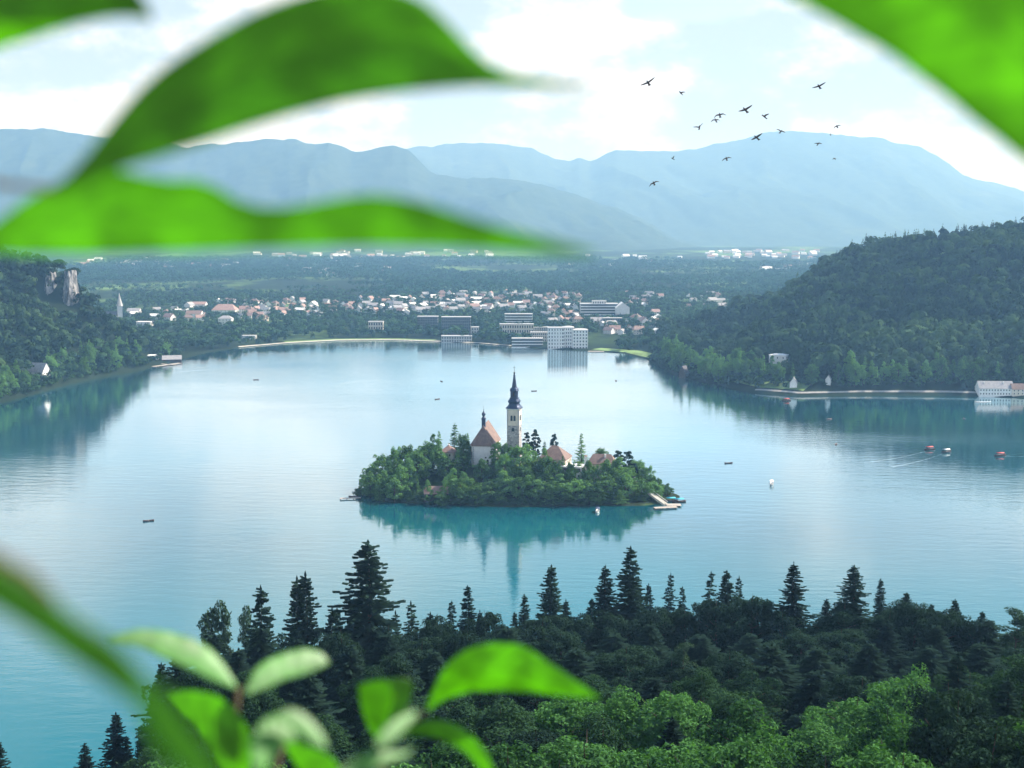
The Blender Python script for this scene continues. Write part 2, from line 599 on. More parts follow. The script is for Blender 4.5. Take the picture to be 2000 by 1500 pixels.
def thing(name, loc=(0, 0, 0), rz=0.0, label=None, cat=None, group=None):
    o = bpy.data.objects.new(name, None)
    COL.objects.link(o)
    o.location = loc
    o.rotation_euler = (0, 0, rz)
    return tag(o, label, cat, group)


def copy_tree(o, parent=None):
    c = o.copy()
    COL.objects.link(c)
    c.parent = parent
    for ch in o.children:
        copy_tree(ch, c)
    return c


def copy_part(o, parent, loc, rz=0.0):
    c = o.copy()
    COL.objects.link(c)
    c.parent = parent
    c.location = loc
    c.rotation_euler = (0, 0, rz)
    return c


# automatic labels: what a thing looks like + the landmark it stands by
ORD = ['nearest', 'second nearest', 'third nearest', 'fourth nearest', 'fifth nearest', 'sixth nearest', 'seventh nearest', 'eighth nearest',
       'ninth nearest', 'tenth nearest', 'eleventh nearest', 'twelfth nearest', 'thirteenth nearest', 'fourteenth nearest', 'fifteenth nearest',
       'sixteenth nearest', 'seventeenth nearest', 'eighteenth nearest', 'nineteenth nearest', 'twentieth nearest']
TENS = ['twenty', 'thirty', 'forty', 'fifty']
UNITS = ['', '-first', '-second', '-third', '-fourth', '-fifth', '-sixth', '-seventh', '-eighth', '-ninth']
for k in range(21, 60):
    ORD.append((TENS[k // 10 - 2] + UNITS[k % 10] if k % 10 else {3: 'thirtieth', 4: 'fortieth', 5: 'fiftieth'}[k // 10]) + ' nearest')
AUTO = []


def auto(o, zone, desc, px, py):
    AUTO.append((o, zone, desc, px, py))


def label_all(marks):
    buckets = {}
    for o, zone, desc, px, py in AUTO:
        nm, mx, my = min(marks[zone], key=lambda m: math.hypot(m[1] - px, (m[2] - py) * 1.3))
        dx, dy = px - mx, py - my
        if abs(dx) > abs(dy) * 1.3:
            rel = 'left of' if dx < 0 else 'right of'
        else:
            rel = 'beyond' if dy < 0 else 'in front of'
        buckets.setdefault((desc, rel, nm), []).append((math.hypot(dx, dy), o))
    for (desc, rel, nm), lst in buckets.items():
        lst.sort(key=lambda p: p[0])
        for k, (_, o) in enumerate(lst):
            o['label'] = f'{desc} {rel} the {nm}' + (f', {ORD[min(k, len(ORD) - 1)]}' if len(lst) > 1 else '')


# ------------------------------------------------------------------ terrain
def zw(px, py):
    p = at_z(px, py, 0.0)
    return (p[0], p[1])


FAR_SHORE = [zw(0, 787), zw(60, 772), zw(130, 752), zw(200, 736), zw(290, 720), zw(345, 705), zw(400, 690), zw(470, 679), zw(560, 671), zw(660, 666), zw(760, 665),
             zw(850, 668), zw(930, 671), zw(1000, 677), zw(1070, 682), zw(1150, 686), zw(1215, 690), zw(1262, 702), zw(1285, 715), zw(1320, 735), zw(1400, 752),
             zw(1470, 767), zw(1560, 774), zw(1680, 772), zw(1850, 773), zw(2000, 777)]
NEAR_X = [-900, -500, -300, -130, -60, 0, 100, 200, 320, 500, 900]
NEAR_Y = [240, 230, 225, 262, 312, 375, 390, 395, 400, 410, 430]
LAKE = [(-620, 1020), (-800, 800), (-950, 500)] + list(zip(NEAR_X, NEAR_Y)) + [(1050, 700), (950, 1050), (700, 1170)] + FAR_SHORE[::-1]
LAKE = np.array(LAKE)


def seg_dist(x, y, A, B):
    """distance of points to segments, and the nearest segment and place on it"""
    best = np.full(x.shape, 1e18)
    who = np.zeros(x.shape, int)
    tt = np.zeros(x.shape)
    for k in range(len(A)):
        ax, ay = A[k][:2]
        dx, dy = B[k][0] - ax, B[k][1] - ay
        t = np.clip(((x - ax) * dx + (y - ay) * dy) / (dx * dx + dy * dy + 1e-9), 0, 1)
        d = (x - ax - t * dx) ** 2 + (y - ay - t * dy) ** 2
        m = d < best
        best[m] = d[m]
        who[m] = k
        tt[m] = t[m]
    return np.sqrt(best), who, tt


def lake_sd(x, y):
    d, _, _ = seg_dist(x, y, LAKE, np.roll(LAKE, -1, 0))
    inside = np.zeros(x.shape, bool)
    n = len(LAKE)
    for k in range(n):
        ax, ay = LAKE[k]
        bx, by = LAKE[(k + 1) % n]
        if ay == by:
            continue
        c = ((ay > y) != (by > y)) & (x < (bx - ax) * (y - ay) / (by - ay) + ax)
        inside ^= c
    return np.where(inside, -d, d)


def ridge(pts, tree):
    out = []
    for px, py, Y in pts:
        p = at_y(px, py, Y)
        out.append((p[0], Y, p[2] - tree))
    return np.array(out)


RIDGE_R = ridge([(1330, 640, 1800), (1440, 596, 1800), (1530, 584, 1790), (1600, 528, 1760), (1700, 482, 1720), (1800, 474, 1690), (1880, 462, 1660),
                 (1995, 445, 1620), (2200, 430, 1600), (2500, 430, 1600)], 17)
RIDGE_L = ridge([(-500, 430, 1480), (-100, 478, 1480), (60, 505, 1480), (128, 520, 1480), (160, 592, 1500), (210, 618, 1520), (270, 655, 1540), (310, 690, 1545)], 14)


def value_noise(x, y, seed=0):
    """smooth lattice noise"""
    def hsh(i, j):
        h = (i * 374761393 + j * 668265263 + seed * 982451653) & 0xffffffff
        h = ((h ^ (h >> 13)) * 1274126177) & 0xffffffff
        return ((h ^ (h >> 16)) & 0xffff) / 65535.0
    xi, yi = np.floor(x).astype(np.int64), np.floor(y).astype(np.int64)
    u, v = x - xi, y - yi
    u, v = u * u * (3 - 2 * u), v * v * (3 - 2 * v)
    a = hsh(xi, yi) * (1 - u) + hsh(xi + 1, yi) * u
    b = hsh(xi, yi + 1) * (1 - u) + hsh(xi + 1, yi + 1) * u
    return a * (1 - v) + b * v


def fbm(x, y, oct=4, seed=0):
    s, a, t = 0, 1.0, 0
    for k in range(oct):
        s = s + a * value_noise(x * 2 ** k, y * 2 ** k, seed + k)
        t += a
        a *= 0.5
    return s / t


def sstep(a, b, x):
    t = np.clip((x - a) / (b - a), 0, 1)
    return t * t * (3 - 2 * t)


def hill(x, y, sd, R, back):
    d, k, t = seg_dist(x, y, R[:-1], R[1:])
    z = R[k, 2] * (1 - t) + R[k + 1, 2] * t
    s = np.clip(sd, 0, None)
    f = s / (s + d + 1e-6)
    f = np.clip(f * 1.06, 0, 1)
    yr = R[k, 1] * (1 - t) + R[k + 1, 1] * t
    return z * f * np.where(y > yr, sstep(420, 60, d), 1)


def hgt(x, y):
    x, y = np.asarray(x, float), np.asarray(y, float)
    sd = lake_sd(x, y)
    h = np.where(sd < 0, np.maximum(sd * 0.25, -7), np.minimum(sd * 0.22, 2.0))
    land = sstep(0, 160, sd)
    pl = np.clip((y - 1750) / 550, 0, 1) * 17 + np.clip(y - 2300, 0, 5600) * 0.0165
    pl = pl + (fbm(x / 260, y / 260, 3, 5) - 0.4) * 7 * sstep(30, 250, sd)
    far = y > 900
    r = hill(x, y, sd, RIDGE_R, 0) * sstep(120, 260, x)
    l = hill(x, y, sd, RIDGE_L, 0) * sstep(-230, -330, x)
    rough = (fbm(x / 70, y / 70, 3, 9) - 0.45) * 9
    hl = np.maximum(r, l)
    hl = hl + rough * sstep(12, 60, hl)
    h = h + np.where(far, np.maximum(land * pl, hl), 0)
    ys = np.interp(x, NEAR_X, NEAR_Y)
    t = y / ys
    fg = np.interp(t, [-5, 0, 0.012, 0.15, 0.3, 0.5, 0.75, 0.93, 1.0], [170, 154.3, 153.6, 114, 88, 70, 50, 15, 0.5])
    fg = fg + (fbm(x / 18, y / 18, 3, 2) - 0.45) * 3 * sstep(0.1, 0.3, t)
    near = (y < 600) & (sd > 0)
    return np.where(near, np.maximum(fg, 0.4), h)


rr = np.concatenate((np.geomspace(0.4, 60, 50), np.linspace(62, 480, 130), np.linspace(490, 1100, 40), np.linspace(1108, 2400, 220), np.geomspace(2420, 15500, 130)))
aa = np.linspace(rad(-64), rad(64), 420)
X = np.outer(rr, np.sin(aa))
Y = np.outer(rr, np.cos(aa))
Z = hgt(X.ravel(), Y.ravel()).reshape(X.shape)
ground = grid_mesh('terrain', np.stack((X, Y, Z), -1)[:, ::-1], M['ground'])
tag(ground, 'wooded shores, hillsides and plain around the lake', kind='structure')

lake = MB().add([(-3000, 150, 0), (3000, 150, 0), (3000, 2400, 0), (-3000, 2400, 0)], [(0, 1, 2, 3)]).build('lake_water', M['water'])
tag(lake, 'turquoise lake with light ripples', kind='structure')


def hit(px, py, lo=1000, hi=9000):
    """where a photo pixel's ray meets the land"""
    d = ray(px, py)
    ys = np.linspace(lo, hi, 1600)
    z = CAMZ + d[2] / d[1] * ys
    g = hgt(d[0] / d[1] * ys, ys)
    k = int(np.argmax(z <= g)) if (z <= g).any() else len(ys) - 1
    return d[0] / d[1] * ys[k], ys[k], g[k]


# mountains: ridge line traced in azimuth, real distance, slopes with spurs and gullies
def mountain(name, prof, dist, foot, back, seed, relief, label):
    px = np.array([p[0] for p in prof], float)
    py = np.array([p[1] for p in prof], float)
    xs = np.linspace(px[0], px[-1], 460)
    ys = np.interp(xs, px, py)
    ker = np.array([1, 2, 1]) / 4
    ysm = np.convolve(np.pad(ys, 1, 'edge'), ker, 'valid')
    ysm = ysm + (fbm(xs / 34, xs * 0 + seed, 5, seed) - 0.5) * 7
    ds = np.concatenate((np.linspace(foot, dist, 110), np.linspace(dist, back, 26)[1:]))
    P = np.zeros((len(ds), len(xs), 3))
    az_ = (xs - 1000) / F
    for j, dd in enumerate(ds):
        ztop = CAMZ + (470 - ysm) / F * dist
        zf = 20 + min(foot - 2300, 5600) * 0.0165 - 12
        u = (dd - foot) / (dist - foot) if dd <= dist else 1 - (dd - dist) / (back - dist)
        u = np.clip(u, 0, 1)
        x = az_ * dd
        spur = 0.5 - np.abs(2 * fbm(x / 1150 + seed + dd / 5200, np.full_like(x, dd / 3400.0), 5, seed) - 1) * 1.6
        edge = 1 - abs(2 * u - 1) ** 2 if dd <= dist else 0.5 * u
        base = zf + (ztop - zf) * (u ** 1.25)
        z = base + spur * relief * edge * np.clip((ztop - zf) / 400, 0.1, 1)
        z = z + (fbm(x / 90, np.full_like(x, dd / 90.0), 3, seed + 7) - 0.5) * 22 * u
        P[j] = np.stack((x, np.full_like(x, dd), z), -1)
    o = grid_mesh(name, P, M['mountain'])
    return tag(o, label, kind='structure')


mountain('mountain', [(-500, 245), (-100, 254), (0, 258), (100, 258), (200, 270), (300, 285), (380, 290), (440, 286), (520, 277), (585, 278), (620, 287), (650, 284), (690, 300),
                      (730, 293), (770, 289), (800, 298), (845, 338), (900, 352), (990, 354), (1060, 368), (1120, 388), (1190, 405), (1250, 432), (1310, 462), (1380, 486), (1450, 500)],
         9000, 6900, 10800, 3, 220, 'nearer blue wooded ridge with rounded summits falling to the plain')
mountain('mountain', [(500, 300), (640, 300), (720, 302), (800, 296), (870, 285), (950, 284), (1035, 291), (1085, 316), (1112, 318), (1130, 311), (1150, 319), (1200, 297), (1245, 297),
                      (1310, 301), (1370, 291), (1440, 277), (1490, 262), (1560, 262), (1640, 268), (1700, 274), (1780, 290), (1830, 316), (1870, 344), (1940, 364), (2000, 381), (2150, 395), (2500, 380)],
         13600, 9300, 16500, 11, 240, 'broad pale blue mountain with a long shoulder on the skyline')

CLIFF = []
# the bare limestone crag on the left-hand hill
def crag(px0, px1, py0, py1, Y, seed):
    Y = hit((px0 + px1) / 2, py1, 1100)[1] + 6
    CLIFF.append((px0, px1, py0, py1, Y))
    a, b = at_y(px0, py0, Y), at_y(px1, py1, Y)
    wd, ht = b[0] - a[0], a[2] - b[2]
    u = np.linspace(0, 1, 40)
    v = np.linspace(0, 1, 40)
    U, V = np.meshgrid(u, v)
    ang = math.pi * (1.0 - U)
    n = fbm(U * 6 + seed, V * 3, 5, seed) - 0.5
    n2 = fbm(U * 20, V * 5, 3, seed + 3) - 0.5
    r = (1 + 0.25 * n) * np.clip(0.55 + 0.6 * V, 0, 1.1)
    x = a[0] + wd / 2 + np.cos(ang) * wd / 2 * r
    y = Y + 20 - np.sin(ang) * 22 * r + n2 * 5
    z = a[2] - V * (ht + 6) - 3 + n * 6 * (V < 0.3)
    return grid_mesh('rock_cliff', np.stack((x, y, z), -1), M['rock'], False)


for args, lb in (((74, 106, 528, 584, 1465, 1), 'smaller pale limestone cliff set back among trees'), ((108, 148, 526, 604, 1462, 8), 'larger pale limestone cliff at the end of the wooded hill')):
    tag(crag(*args), lb, kind='structure')


# the air over the lake: one even volume
hz, ht_, ho_ = material('valley_haze')
pv = ht_.new('ShaderNodeVolumePrincipled')
pv.inputs['Color'].default_value = (0.33, 0.63, 1.0, 1)
pv.inputs['Absorption Color'].default_value = (1, 1, 1, 1)
pv.inputs['Density'].default_value = HAZE
pv.inputs['Anisotropy'].default_value = 0.15
ht_.l.new(pv.outputs[0], ho_.inputs['Volume'])
tag(MB().box(-14500, 14500, -40, 17200, -9, 1480).build('haze', hz), 'thin blue haze lying over the whole valley', kind='stuff')


# ------------------------------------------------------------------ trees
def leaf_cards(C, N, L, Wd, rng, spread=0.8):
    """one small four-sided leaf spray per centre C, facing about N"""
    n = len(C)
    N = N + rng.normal(0, spread, (n, 3))
    N /= np.linalg.norm(N, axis=1, keepdims=True) + 1e-9
    T = rng.normal(0, 1, (n, 3))
    T -= (T * N).sum(1, keepdims=True) * N
    T /= np.linalg.norm(T, axis=1, keepdims=True) + 1e-9
    B = np.cross(N, T)
    L = np.asarray(L).reshape(-1, 1) * np.ones((n, 1))
    Wd = np.asarray(Wd).reshape(-1, 1) * np.ones((n, 1))
    V = np.stack((C - T * L, C + B * Wd - T * L * 0.1 + N * L * 0.12, C + T * L, C - B * Wd + T * L * 0.1 + N * L * 0.12), 1)
    return V.reshape(-1, 3)


def spruce_crown(H, R, seed, whorl=0.75, sparse=1.0, bare=0.06, irregular=0.2):
    rng = np.random.default_rng(seed)
    Cs, Ns, Ls = [], [], []
    Vq = []
    z = bare * H
    while z < 0.985 * H:
        t = z / H
        Lb = R * (1 - t) ** 0.82 * (0.9 if t > 0.2 else 0.75 + 0.15 * t / 0.2) + 0.18
        nb = max(4, int(5 + 5 * (1 - t)))
        a0 = rng.uniform(0, 6.28)
        for k in range(nb):
            if rng.uniform() > sparse:
                continue
            a = a0 + 6.283 * k / nb + rng.normal(0, 0.18)
            L = Lb * (1 + rng.normal(0, irregular))
            if L < 0.1:
                continue
            dirv = np.array((math.cos(a), math.sin(a), 0))
            side = np.array((-math.sin(a), math.cos(a), 0))
            zj = rng.normal(0, 0.30)
            lag = rng.uniform(0.6, 1.5)
            m = max(2, int(L / 0.36))
            for i in range(m):
                s = (i + 0.6) / m
                zz = z + zj
                droop = -0.46 * lag * L * s + 0.28 * L * s * s + 0.10 * L * (1 - t) * s
                p = dirv * L * s + np.array((0, 0, zz + droop)) + rng.normal(0, 0.06, 3)
                half = (0.34 + 0.10 * L) * (1 - 0.55 * s) * rng.uniform(0.7, 1.2)
                ln = 0.62 * (0.6 + 0.4 * R / 4.5) * rng.uniform(0.7, 1.2)
                for sg in (-1, 1):
                    tip = p + side * sg * half + dirv * ln * 0.55 - np.array((0, 0, 0.25 * half + 0.14 * rng.uniform()))
                    mid = p + side * sg * half * 0.35 + dirv * ln * 0.65 + np.array((0, 0, 0.05))
                    bk = p + side * sg * half * 0.75 - dirv * ln * 0.15 - np.array((0, 0, 0.18))
                    Vq += [p - dirv * ln * 0.3, bk, tip, mid]
        z += whorl * (0.55 + 0.65 * (1 - t)) * rng.uniform(0.8, 1.2)
    # leader
    for k in range(6):
        a = rng.uniform(0, 6.28)
        d = np.array((math.cos(a), math.sin(a), 0)) * 0.16
        q = np.array((0, 0, H * 0.975 + k * H * 0.005))
        Vq += [q + d, q - np.array((0, 0, 0.25)), q - d, q + np.array((0, 0, 0.55))]
    V = np.array(Vq)
    return quads_mesh('crown', V, len(V) // 4)


def blob_crown(H, R, seed, n_blob=46, per=170, leaf=0.34, z0=0.30, top=0.5, flat=1.0, lean=0.0):
    """many clumps of leaf sprays through an uneven crown"""
    rng = np.random.default_rng(seed)
    Vs = []
    cz, rz = H * (z0 + (1 - z0) * 0.46), H * (1 - z0) * 0.54
    for k in range(n_blob):
        u = rng.normal(0, 1, 3)
        u /= np.linalg.norm(u)
        q = rng.uniform(0.40, 0.92) ** 0.55 * rng.uniform(0.72, 1.22)
        taper = 1 - top * max(0, u[2]) ** 1.5
        c = np.array((u[0] * R * q * taper + lean * u[2], u[1] * R * q * taper, cz + u[2] * rz * q * 0.9))
        br = R * rng.uniform(0.15, 0.34)
        m = int(per * (br / (0.26 * R)) ** 2)
        ax = np.array((1, 1, rng.uniform(0.75, 1.25)))
        d = rng.normal(0, 1, (m, 3))
        d /= np.linalg.norm(d, axis=1, keepdims=True)
        d[:, 2] = np.where(d[:, 2] < -0.55, -d[:, 2], d[:, 2])
        # lobed outline: a few sub-sprays stick out of each clump
        lob = rng.normal(0, 1, (7, 3))
        lob /= np.linalg.norm(lob, axis=1, keepdims=True)
        bump = (d @ lob.T).max(1, keepdims=True) ** 3
        C = c + d * ax * br * (0.62 + 0.5 * bump) * rng.uniform(0.8, 1.08, (m, 1))
        N = d * 0.9 + u * 0.2 + np.array((0, 0, 0.12))
        Vs.append(leaf_cards(C, N, leaf * rng.uniform(0.55, 1.3, m), leaf * 0.46 * rng.uniform(0.6, 1.25, m), rng, 0.75))
    V = np.concatenate(Vs)
    return quads_mesh('crown', V, len(V) // 4)


def pine_crown(H, R, seed, n=30, z0=0.45):
    rng = np.random.default_rng(seed)
    Vs = []
    for k in range(n):
        t = z0 + (1 - z0) * (k + rng.uniform()) / n
        a = rng.uniform(0, 6.28)
        rad_ = R * (1 - 0.6 * (t - z0) / (1 - z0)) * rng.uniform(0.2, 1.0)
        c = np.array((math.cos(a) * rad_, math.sin(a) * rad_, t * H))
        m = 90
        d = rng.normal(0, 1, (m, 3))
        d /= np.linalg.norm(d, axis=1, keepdims=True)
        C = c + d * np.array((0.34, 0.34, 0.13)) * R * rng.uniform(0.5, 1.1, (m, 1))
        Vs.append(leaf_cards(C, d * 0.4 + np.array((0, 0, 0.8)), 0.33, 0.13, rng, 0.6))
    V = np.concatenate(Vs)
    return quads_mesh('crown', V, len(V) // 4)


def trunk_mb(H, r, limbs, seed, z0=0.35, R=4.0):
    rng = random.Random(seed)
    b = MB()
    zs = [-1.5, 0.0, 0.03 * H, 0.2 * H, 0.5 * H, 0.8 * H, 0.96 * H]
    rs = [1.5 * r, 1.35 * r, 1.05 * r, 0.85 * r, 0.55 * r, 0.25 * r, 0.06 * r]
    b.tube([(rng.uniform(-.12, .12) * (z > 1), rng.uniform(-.12, .12) * (z > 1), z) for z in zs], rs, 8)
    for k in range(limbs):
        a = 6.283 * k / max(1, limbs) + rng.uniform(-.4, .4)
        zb = H * rng.uniform(z0, 0.65)
        L = R * rng.uniform(0.55, 0.85)
        c, s = math.cos(a), math.sin(a)
        b.tube([(0, 0, zb), (c * L * .5, s * L * .5, zb + L * .35), (c * L, s * L, zb + L * .75)], [.4 * r, .24 * r, .07 * r], 5)
    return b


PROTO = {}


def proto(key, name, H, R, crown_mesh, cmat, r, limbs, seed, z0=0.35):
    root = thing(name)
    link('crown', crown_mesh, M[cmat], root)
    trunk_mb(H, r, limbs, seed, z0, R).build('trunk', M['bark'], root)
    PROTO[key] = dict(root=root, H=H, R=R, used=False, name=name)


for i in range(4):
    proto(f'spruce{i}', 'spruce_tree', 28, 4.6, spruce_crown(28, 4.6, 20 + i, 0.44, 0.92, 0.02, 0.24 + 0.04 * i), 'spruce', 0.34, 0, i)
for i in range(2):
    proto(f'larch{i}', 'spruce_tree', 24, 3.8, spruce_crown(24, 3.8, 50 + i, 0.62, 0.74, 0.10, 0.34), 'spruce', 0.25, 0, 40 + i)
for i in range(3):
    proto(f'dark{i}', 'broadleaf_tree', 18, 6.0, blob_crown(18, 6.0, 70 + i, 80, 260, 0.27, 0.08, 0.45), 'dark_shaded', 0.35, 5, 60 + i)
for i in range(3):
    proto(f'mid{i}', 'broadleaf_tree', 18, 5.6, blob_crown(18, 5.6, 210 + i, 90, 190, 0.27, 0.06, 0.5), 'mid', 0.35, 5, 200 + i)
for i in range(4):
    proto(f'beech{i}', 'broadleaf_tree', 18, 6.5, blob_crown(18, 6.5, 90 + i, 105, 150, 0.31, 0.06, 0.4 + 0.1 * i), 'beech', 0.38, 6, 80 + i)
for i in range(4):
    proto(f'grove{i}', 'broadleaf_tree', 15, 5.2, blob_crown(15, 5.2 - 0.3 * i, 110 + i, 62 - 6 * i, 110, 0.38, 0.04, 0.45 + 0.13 * i), 'grove', 0.30, 5, 100 + i)
for i in range(2):
    proto(f'ever{i}', 'conifer_tree', 16, 3.4, spruce_crown(16, 3.4, 130 + i, 0.7, 0.85, 0.1, 0.3), 'grove', 0.25, 0, 120 + i)
for i in range(2):
    proto(f'column{i}', 'columnar_tree', 16, 2.3, blob_crown(16, 2.3, 150 + i, 60, 110, 0.30, 0.02, 0.5), 'dark_shaded', 0.2, 0, 140 + i)
for i in range(2):
    proto(f'pine{i}', 'pine_tree', 20, 3.8, pine_crown(20, 3.8, 170 + i), 'pine', 0.26, 6, 160 + i, 0.55)
for i in range(2):
    proto(f'bush{i}', 'shrub', 5, 3.2, blob_crown(5, 3.2, 190 + i, 30, 100, 0.28, 0.0, 0.3), 'bush', 0.12, 4, 180 + i, 0.1)


def plant(key, x, y, zg, h, wd, cat='tree', group=None, rng=random):
    P = PROTO[key]
    if P['used']:
        o = copy_tree(P['root'])
    else:
        o = P['root']
        P['used'] = True
    o.location = (x, y, zg - 0.3)
    o.rotation_euler = (rng.gauss(0, 0.022), rng.gauss(0, 0.022), rng.uniform(0, 6.28))
    sx = wd / (2 * P['R'])
    o.scale = (sx, sx, (h + 0.3) / P['H'])
    tag(o, None, cat, group)
    return o


rnd = random.Random(7)
N_TREES = []


def plant_px(keys, px, py, wpx, Y, zone, desc, group, zg=None, hmin=4):
    """a tree whose tip shows at (px, py) when it stands at distance Y"""
    p = at_y(px, py, Y)
    if zg is None:
        zg = float(hgt([p[0]], [Y])[0])
    h = max(hmin, p[2] - zg)
    dist = math.hypot(Y, CAMZ - p[2])
    if zone == 'near' and keys[0][:5] in ('spruc', 'larch'):
        wpx *= 1.12 * max(1.0, h / 25)      # the width given is that of the part that shows
    o = plant(rnd.choice(keys), p[0], Y, zg, h, wpx * dist / F, 'shrub' if keys[0].startswith('bush') else 'tree', group, rnd)
    auto(o, zone, desc, px, py)
    return o


# --- the near forest: the dark skyline first
NG = 'trees of the near forest'
SP = [f'spruce{i}' for i in range(4)]
for px, py, wpx, Y, d in [
    (720, 1058, 100, 300, 'tallest dark spruce with broad base'), (512, 1146, 66, 285, 'dark slim spruce'), (570, 1132, 52, 300, 'dark spruce of a touching pair'),
    (598, 1118, 56, 304, 'dark spruce of a touching pair'), (915, 1146, 60, 312, 'dark pointed spruce'), (1025, 1160, 52, 330, 'small dark spruce'), (1070, 1106, 74, 318, 'dark spruce with layered boughs'),
    (1184, 1104, 78, 310, 'dark spruce of a tall pair'), (1228, 1067, 76, 315, 'dark spruce of a tall pair'), (1272, 1142, 48, 325, 'small dark spruce'), (1418, 1114, 70, 318, 'dark broad spruce'),
    (1553, 1100, 88, 298, 'dark solitary spruce with drooping boughs'), (1672, 1106, 104, 290, 'dark wide spruce with ragged outline'), (1722, 1130, 56, 305, 'dark slim spruce'),
    (222, 1398, 92, 255, 'dark spruce of the low left group'), (168, 1452, 70, 245, 'dark spruce of the low left group'), (-6, 1450, 80, 235, 'dark spruce cut by the frame'),
    (252, 1440, 60, 262, 'dark spruce of the low left group'), (318, 1294, 80, 240, 'tall green spruce at the forest edge'), (1245, 1335, 60, 210, 'dark spruce inside the canopy')]:
    plant_px(SP, px, py, wpx, Y, 'near', d, NG)
for px, py, wpx, Y in [(1302, 1120, 46, 326), (1338, 1145, 46, 328), (1384, 1120, 54, 330), (1440, 1128, 44, 335), (806, 1176, 56, 322), (880, 1178, 50, 322), (770, 1196, 44, 330), (660, 1188, 44, 320), (1245, 1150, 40, 330)]:
    plant_px(['larch0', 'larch1'], px, py, wpx, Y, 'near', 'thin ragged dark spruce', NG)
for px, py, wpx, Y in [(398, 1198, 70, 300), (440, 1180, 62, 305), (476, 1192, 50, 310), (1984, 1190, 80, 250), (1330, 1255, 60, 230)]:
    plant_px(['pine0', 'pine1'], px, py, wpx, Y, 'near', 'olive green pine with bare stem', NG)
# dark leafy mass behind and below the spruces
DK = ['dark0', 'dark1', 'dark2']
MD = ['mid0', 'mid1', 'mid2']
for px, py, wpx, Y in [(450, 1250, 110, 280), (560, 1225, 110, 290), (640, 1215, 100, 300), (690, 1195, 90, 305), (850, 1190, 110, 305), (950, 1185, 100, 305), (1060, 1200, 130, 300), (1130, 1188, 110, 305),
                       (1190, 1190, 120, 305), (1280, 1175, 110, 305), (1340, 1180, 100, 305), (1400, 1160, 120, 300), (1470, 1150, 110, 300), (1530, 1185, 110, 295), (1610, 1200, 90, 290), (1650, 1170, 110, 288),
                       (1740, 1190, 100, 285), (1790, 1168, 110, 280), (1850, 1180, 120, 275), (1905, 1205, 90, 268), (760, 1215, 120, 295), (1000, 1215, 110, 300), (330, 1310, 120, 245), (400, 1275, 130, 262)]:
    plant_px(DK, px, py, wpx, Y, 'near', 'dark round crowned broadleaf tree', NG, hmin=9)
for px, py, wpx, Y in [(1112, 1172, 60, 312), (1470, 1166, 66, 305), (1500, 1178, 56, 300), (1618, 1170, 60, 296), (1772, 1158, 66, 292), (1815, 1180, 56, 285), (1868, 1172, 64, 280), (1922, 1196, 60, 272),
                       (940, 1192, 56, 308), (845, 1196, 60, 310), (690, 1172, 56, 312), (640, 1190, 56, 306), (1330, 1176, 56, 310), (1380, 1168, 60, 306), (1005, 1196, 50, 312), (1150, 1168, 60, 310)]:
    plant_px(SP, px, py, wpx, Y, 'near', 'dark spruce rising from the leafy mass', NG)
# rows stepping down the slope towards the viewer
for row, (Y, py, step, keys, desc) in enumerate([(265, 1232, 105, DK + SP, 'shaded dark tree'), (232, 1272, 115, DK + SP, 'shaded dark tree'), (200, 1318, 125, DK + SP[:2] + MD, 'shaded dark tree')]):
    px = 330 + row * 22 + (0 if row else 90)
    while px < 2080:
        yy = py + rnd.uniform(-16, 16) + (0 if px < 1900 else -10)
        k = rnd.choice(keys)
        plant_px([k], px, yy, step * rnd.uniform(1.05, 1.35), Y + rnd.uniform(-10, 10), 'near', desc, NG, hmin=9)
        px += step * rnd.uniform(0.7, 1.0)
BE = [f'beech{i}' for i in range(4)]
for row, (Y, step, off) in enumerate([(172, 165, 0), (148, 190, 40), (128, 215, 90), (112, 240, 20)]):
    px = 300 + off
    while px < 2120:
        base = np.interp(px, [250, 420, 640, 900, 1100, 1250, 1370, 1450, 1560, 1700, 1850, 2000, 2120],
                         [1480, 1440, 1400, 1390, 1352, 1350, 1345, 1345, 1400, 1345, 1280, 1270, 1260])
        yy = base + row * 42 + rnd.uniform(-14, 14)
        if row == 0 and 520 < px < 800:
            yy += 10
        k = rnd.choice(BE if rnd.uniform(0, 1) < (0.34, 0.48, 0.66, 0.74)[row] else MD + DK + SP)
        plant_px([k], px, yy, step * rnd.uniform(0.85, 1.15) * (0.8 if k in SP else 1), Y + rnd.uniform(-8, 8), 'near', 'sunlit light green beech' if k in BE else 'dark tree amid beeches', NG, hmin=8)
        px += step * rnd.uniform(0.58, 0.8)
# fill of undergrowth on the near slope so no bare soil shows between the crowns
rng = np.random.default_rng(5)
ux = rng.uniform(-170, 210, 5200)
uy = rng.uniform(70, 372, 5200)
keep = (np.abs(ux) < 0.52 * uy + 12) & (lake_sd(ux, uy) > 5)
ux, uy = ux[keep], uy[keep]
uz = hgt(ux, uy)
C = np.stack((ux, uy, uz), -1)
C = np.repeat(C, 14, 0) + np.stack((rng.normal(0, 1.3, len(ux) * 14), rng.normal(0, 1.3, len(ux) * 14), rng.uniform(0.1, 3.6, len(ux) * 14)), -1)
V = leaf_cards(C, np.tile((0, 0, 1.0), (len(C), 1)), rng.uniform(0.3, 0.6, len(C)), rng.uniform(0.2, 0.4, len(C)), rng, 0.8)
tag(link('undergrowth', quads_mesh('undergrowth', V, len(C)), M['dark_shaded']), 'dark undergrowth on the near wooded slope', kind='stuff')

# ------------------------------------------------------------------ the island
IC = (1.0, 738.0)


def isl_mid(x):
    u = (x - IC[0]) / 95.0
    return IC[1] - 20 * u * u - 8 * u


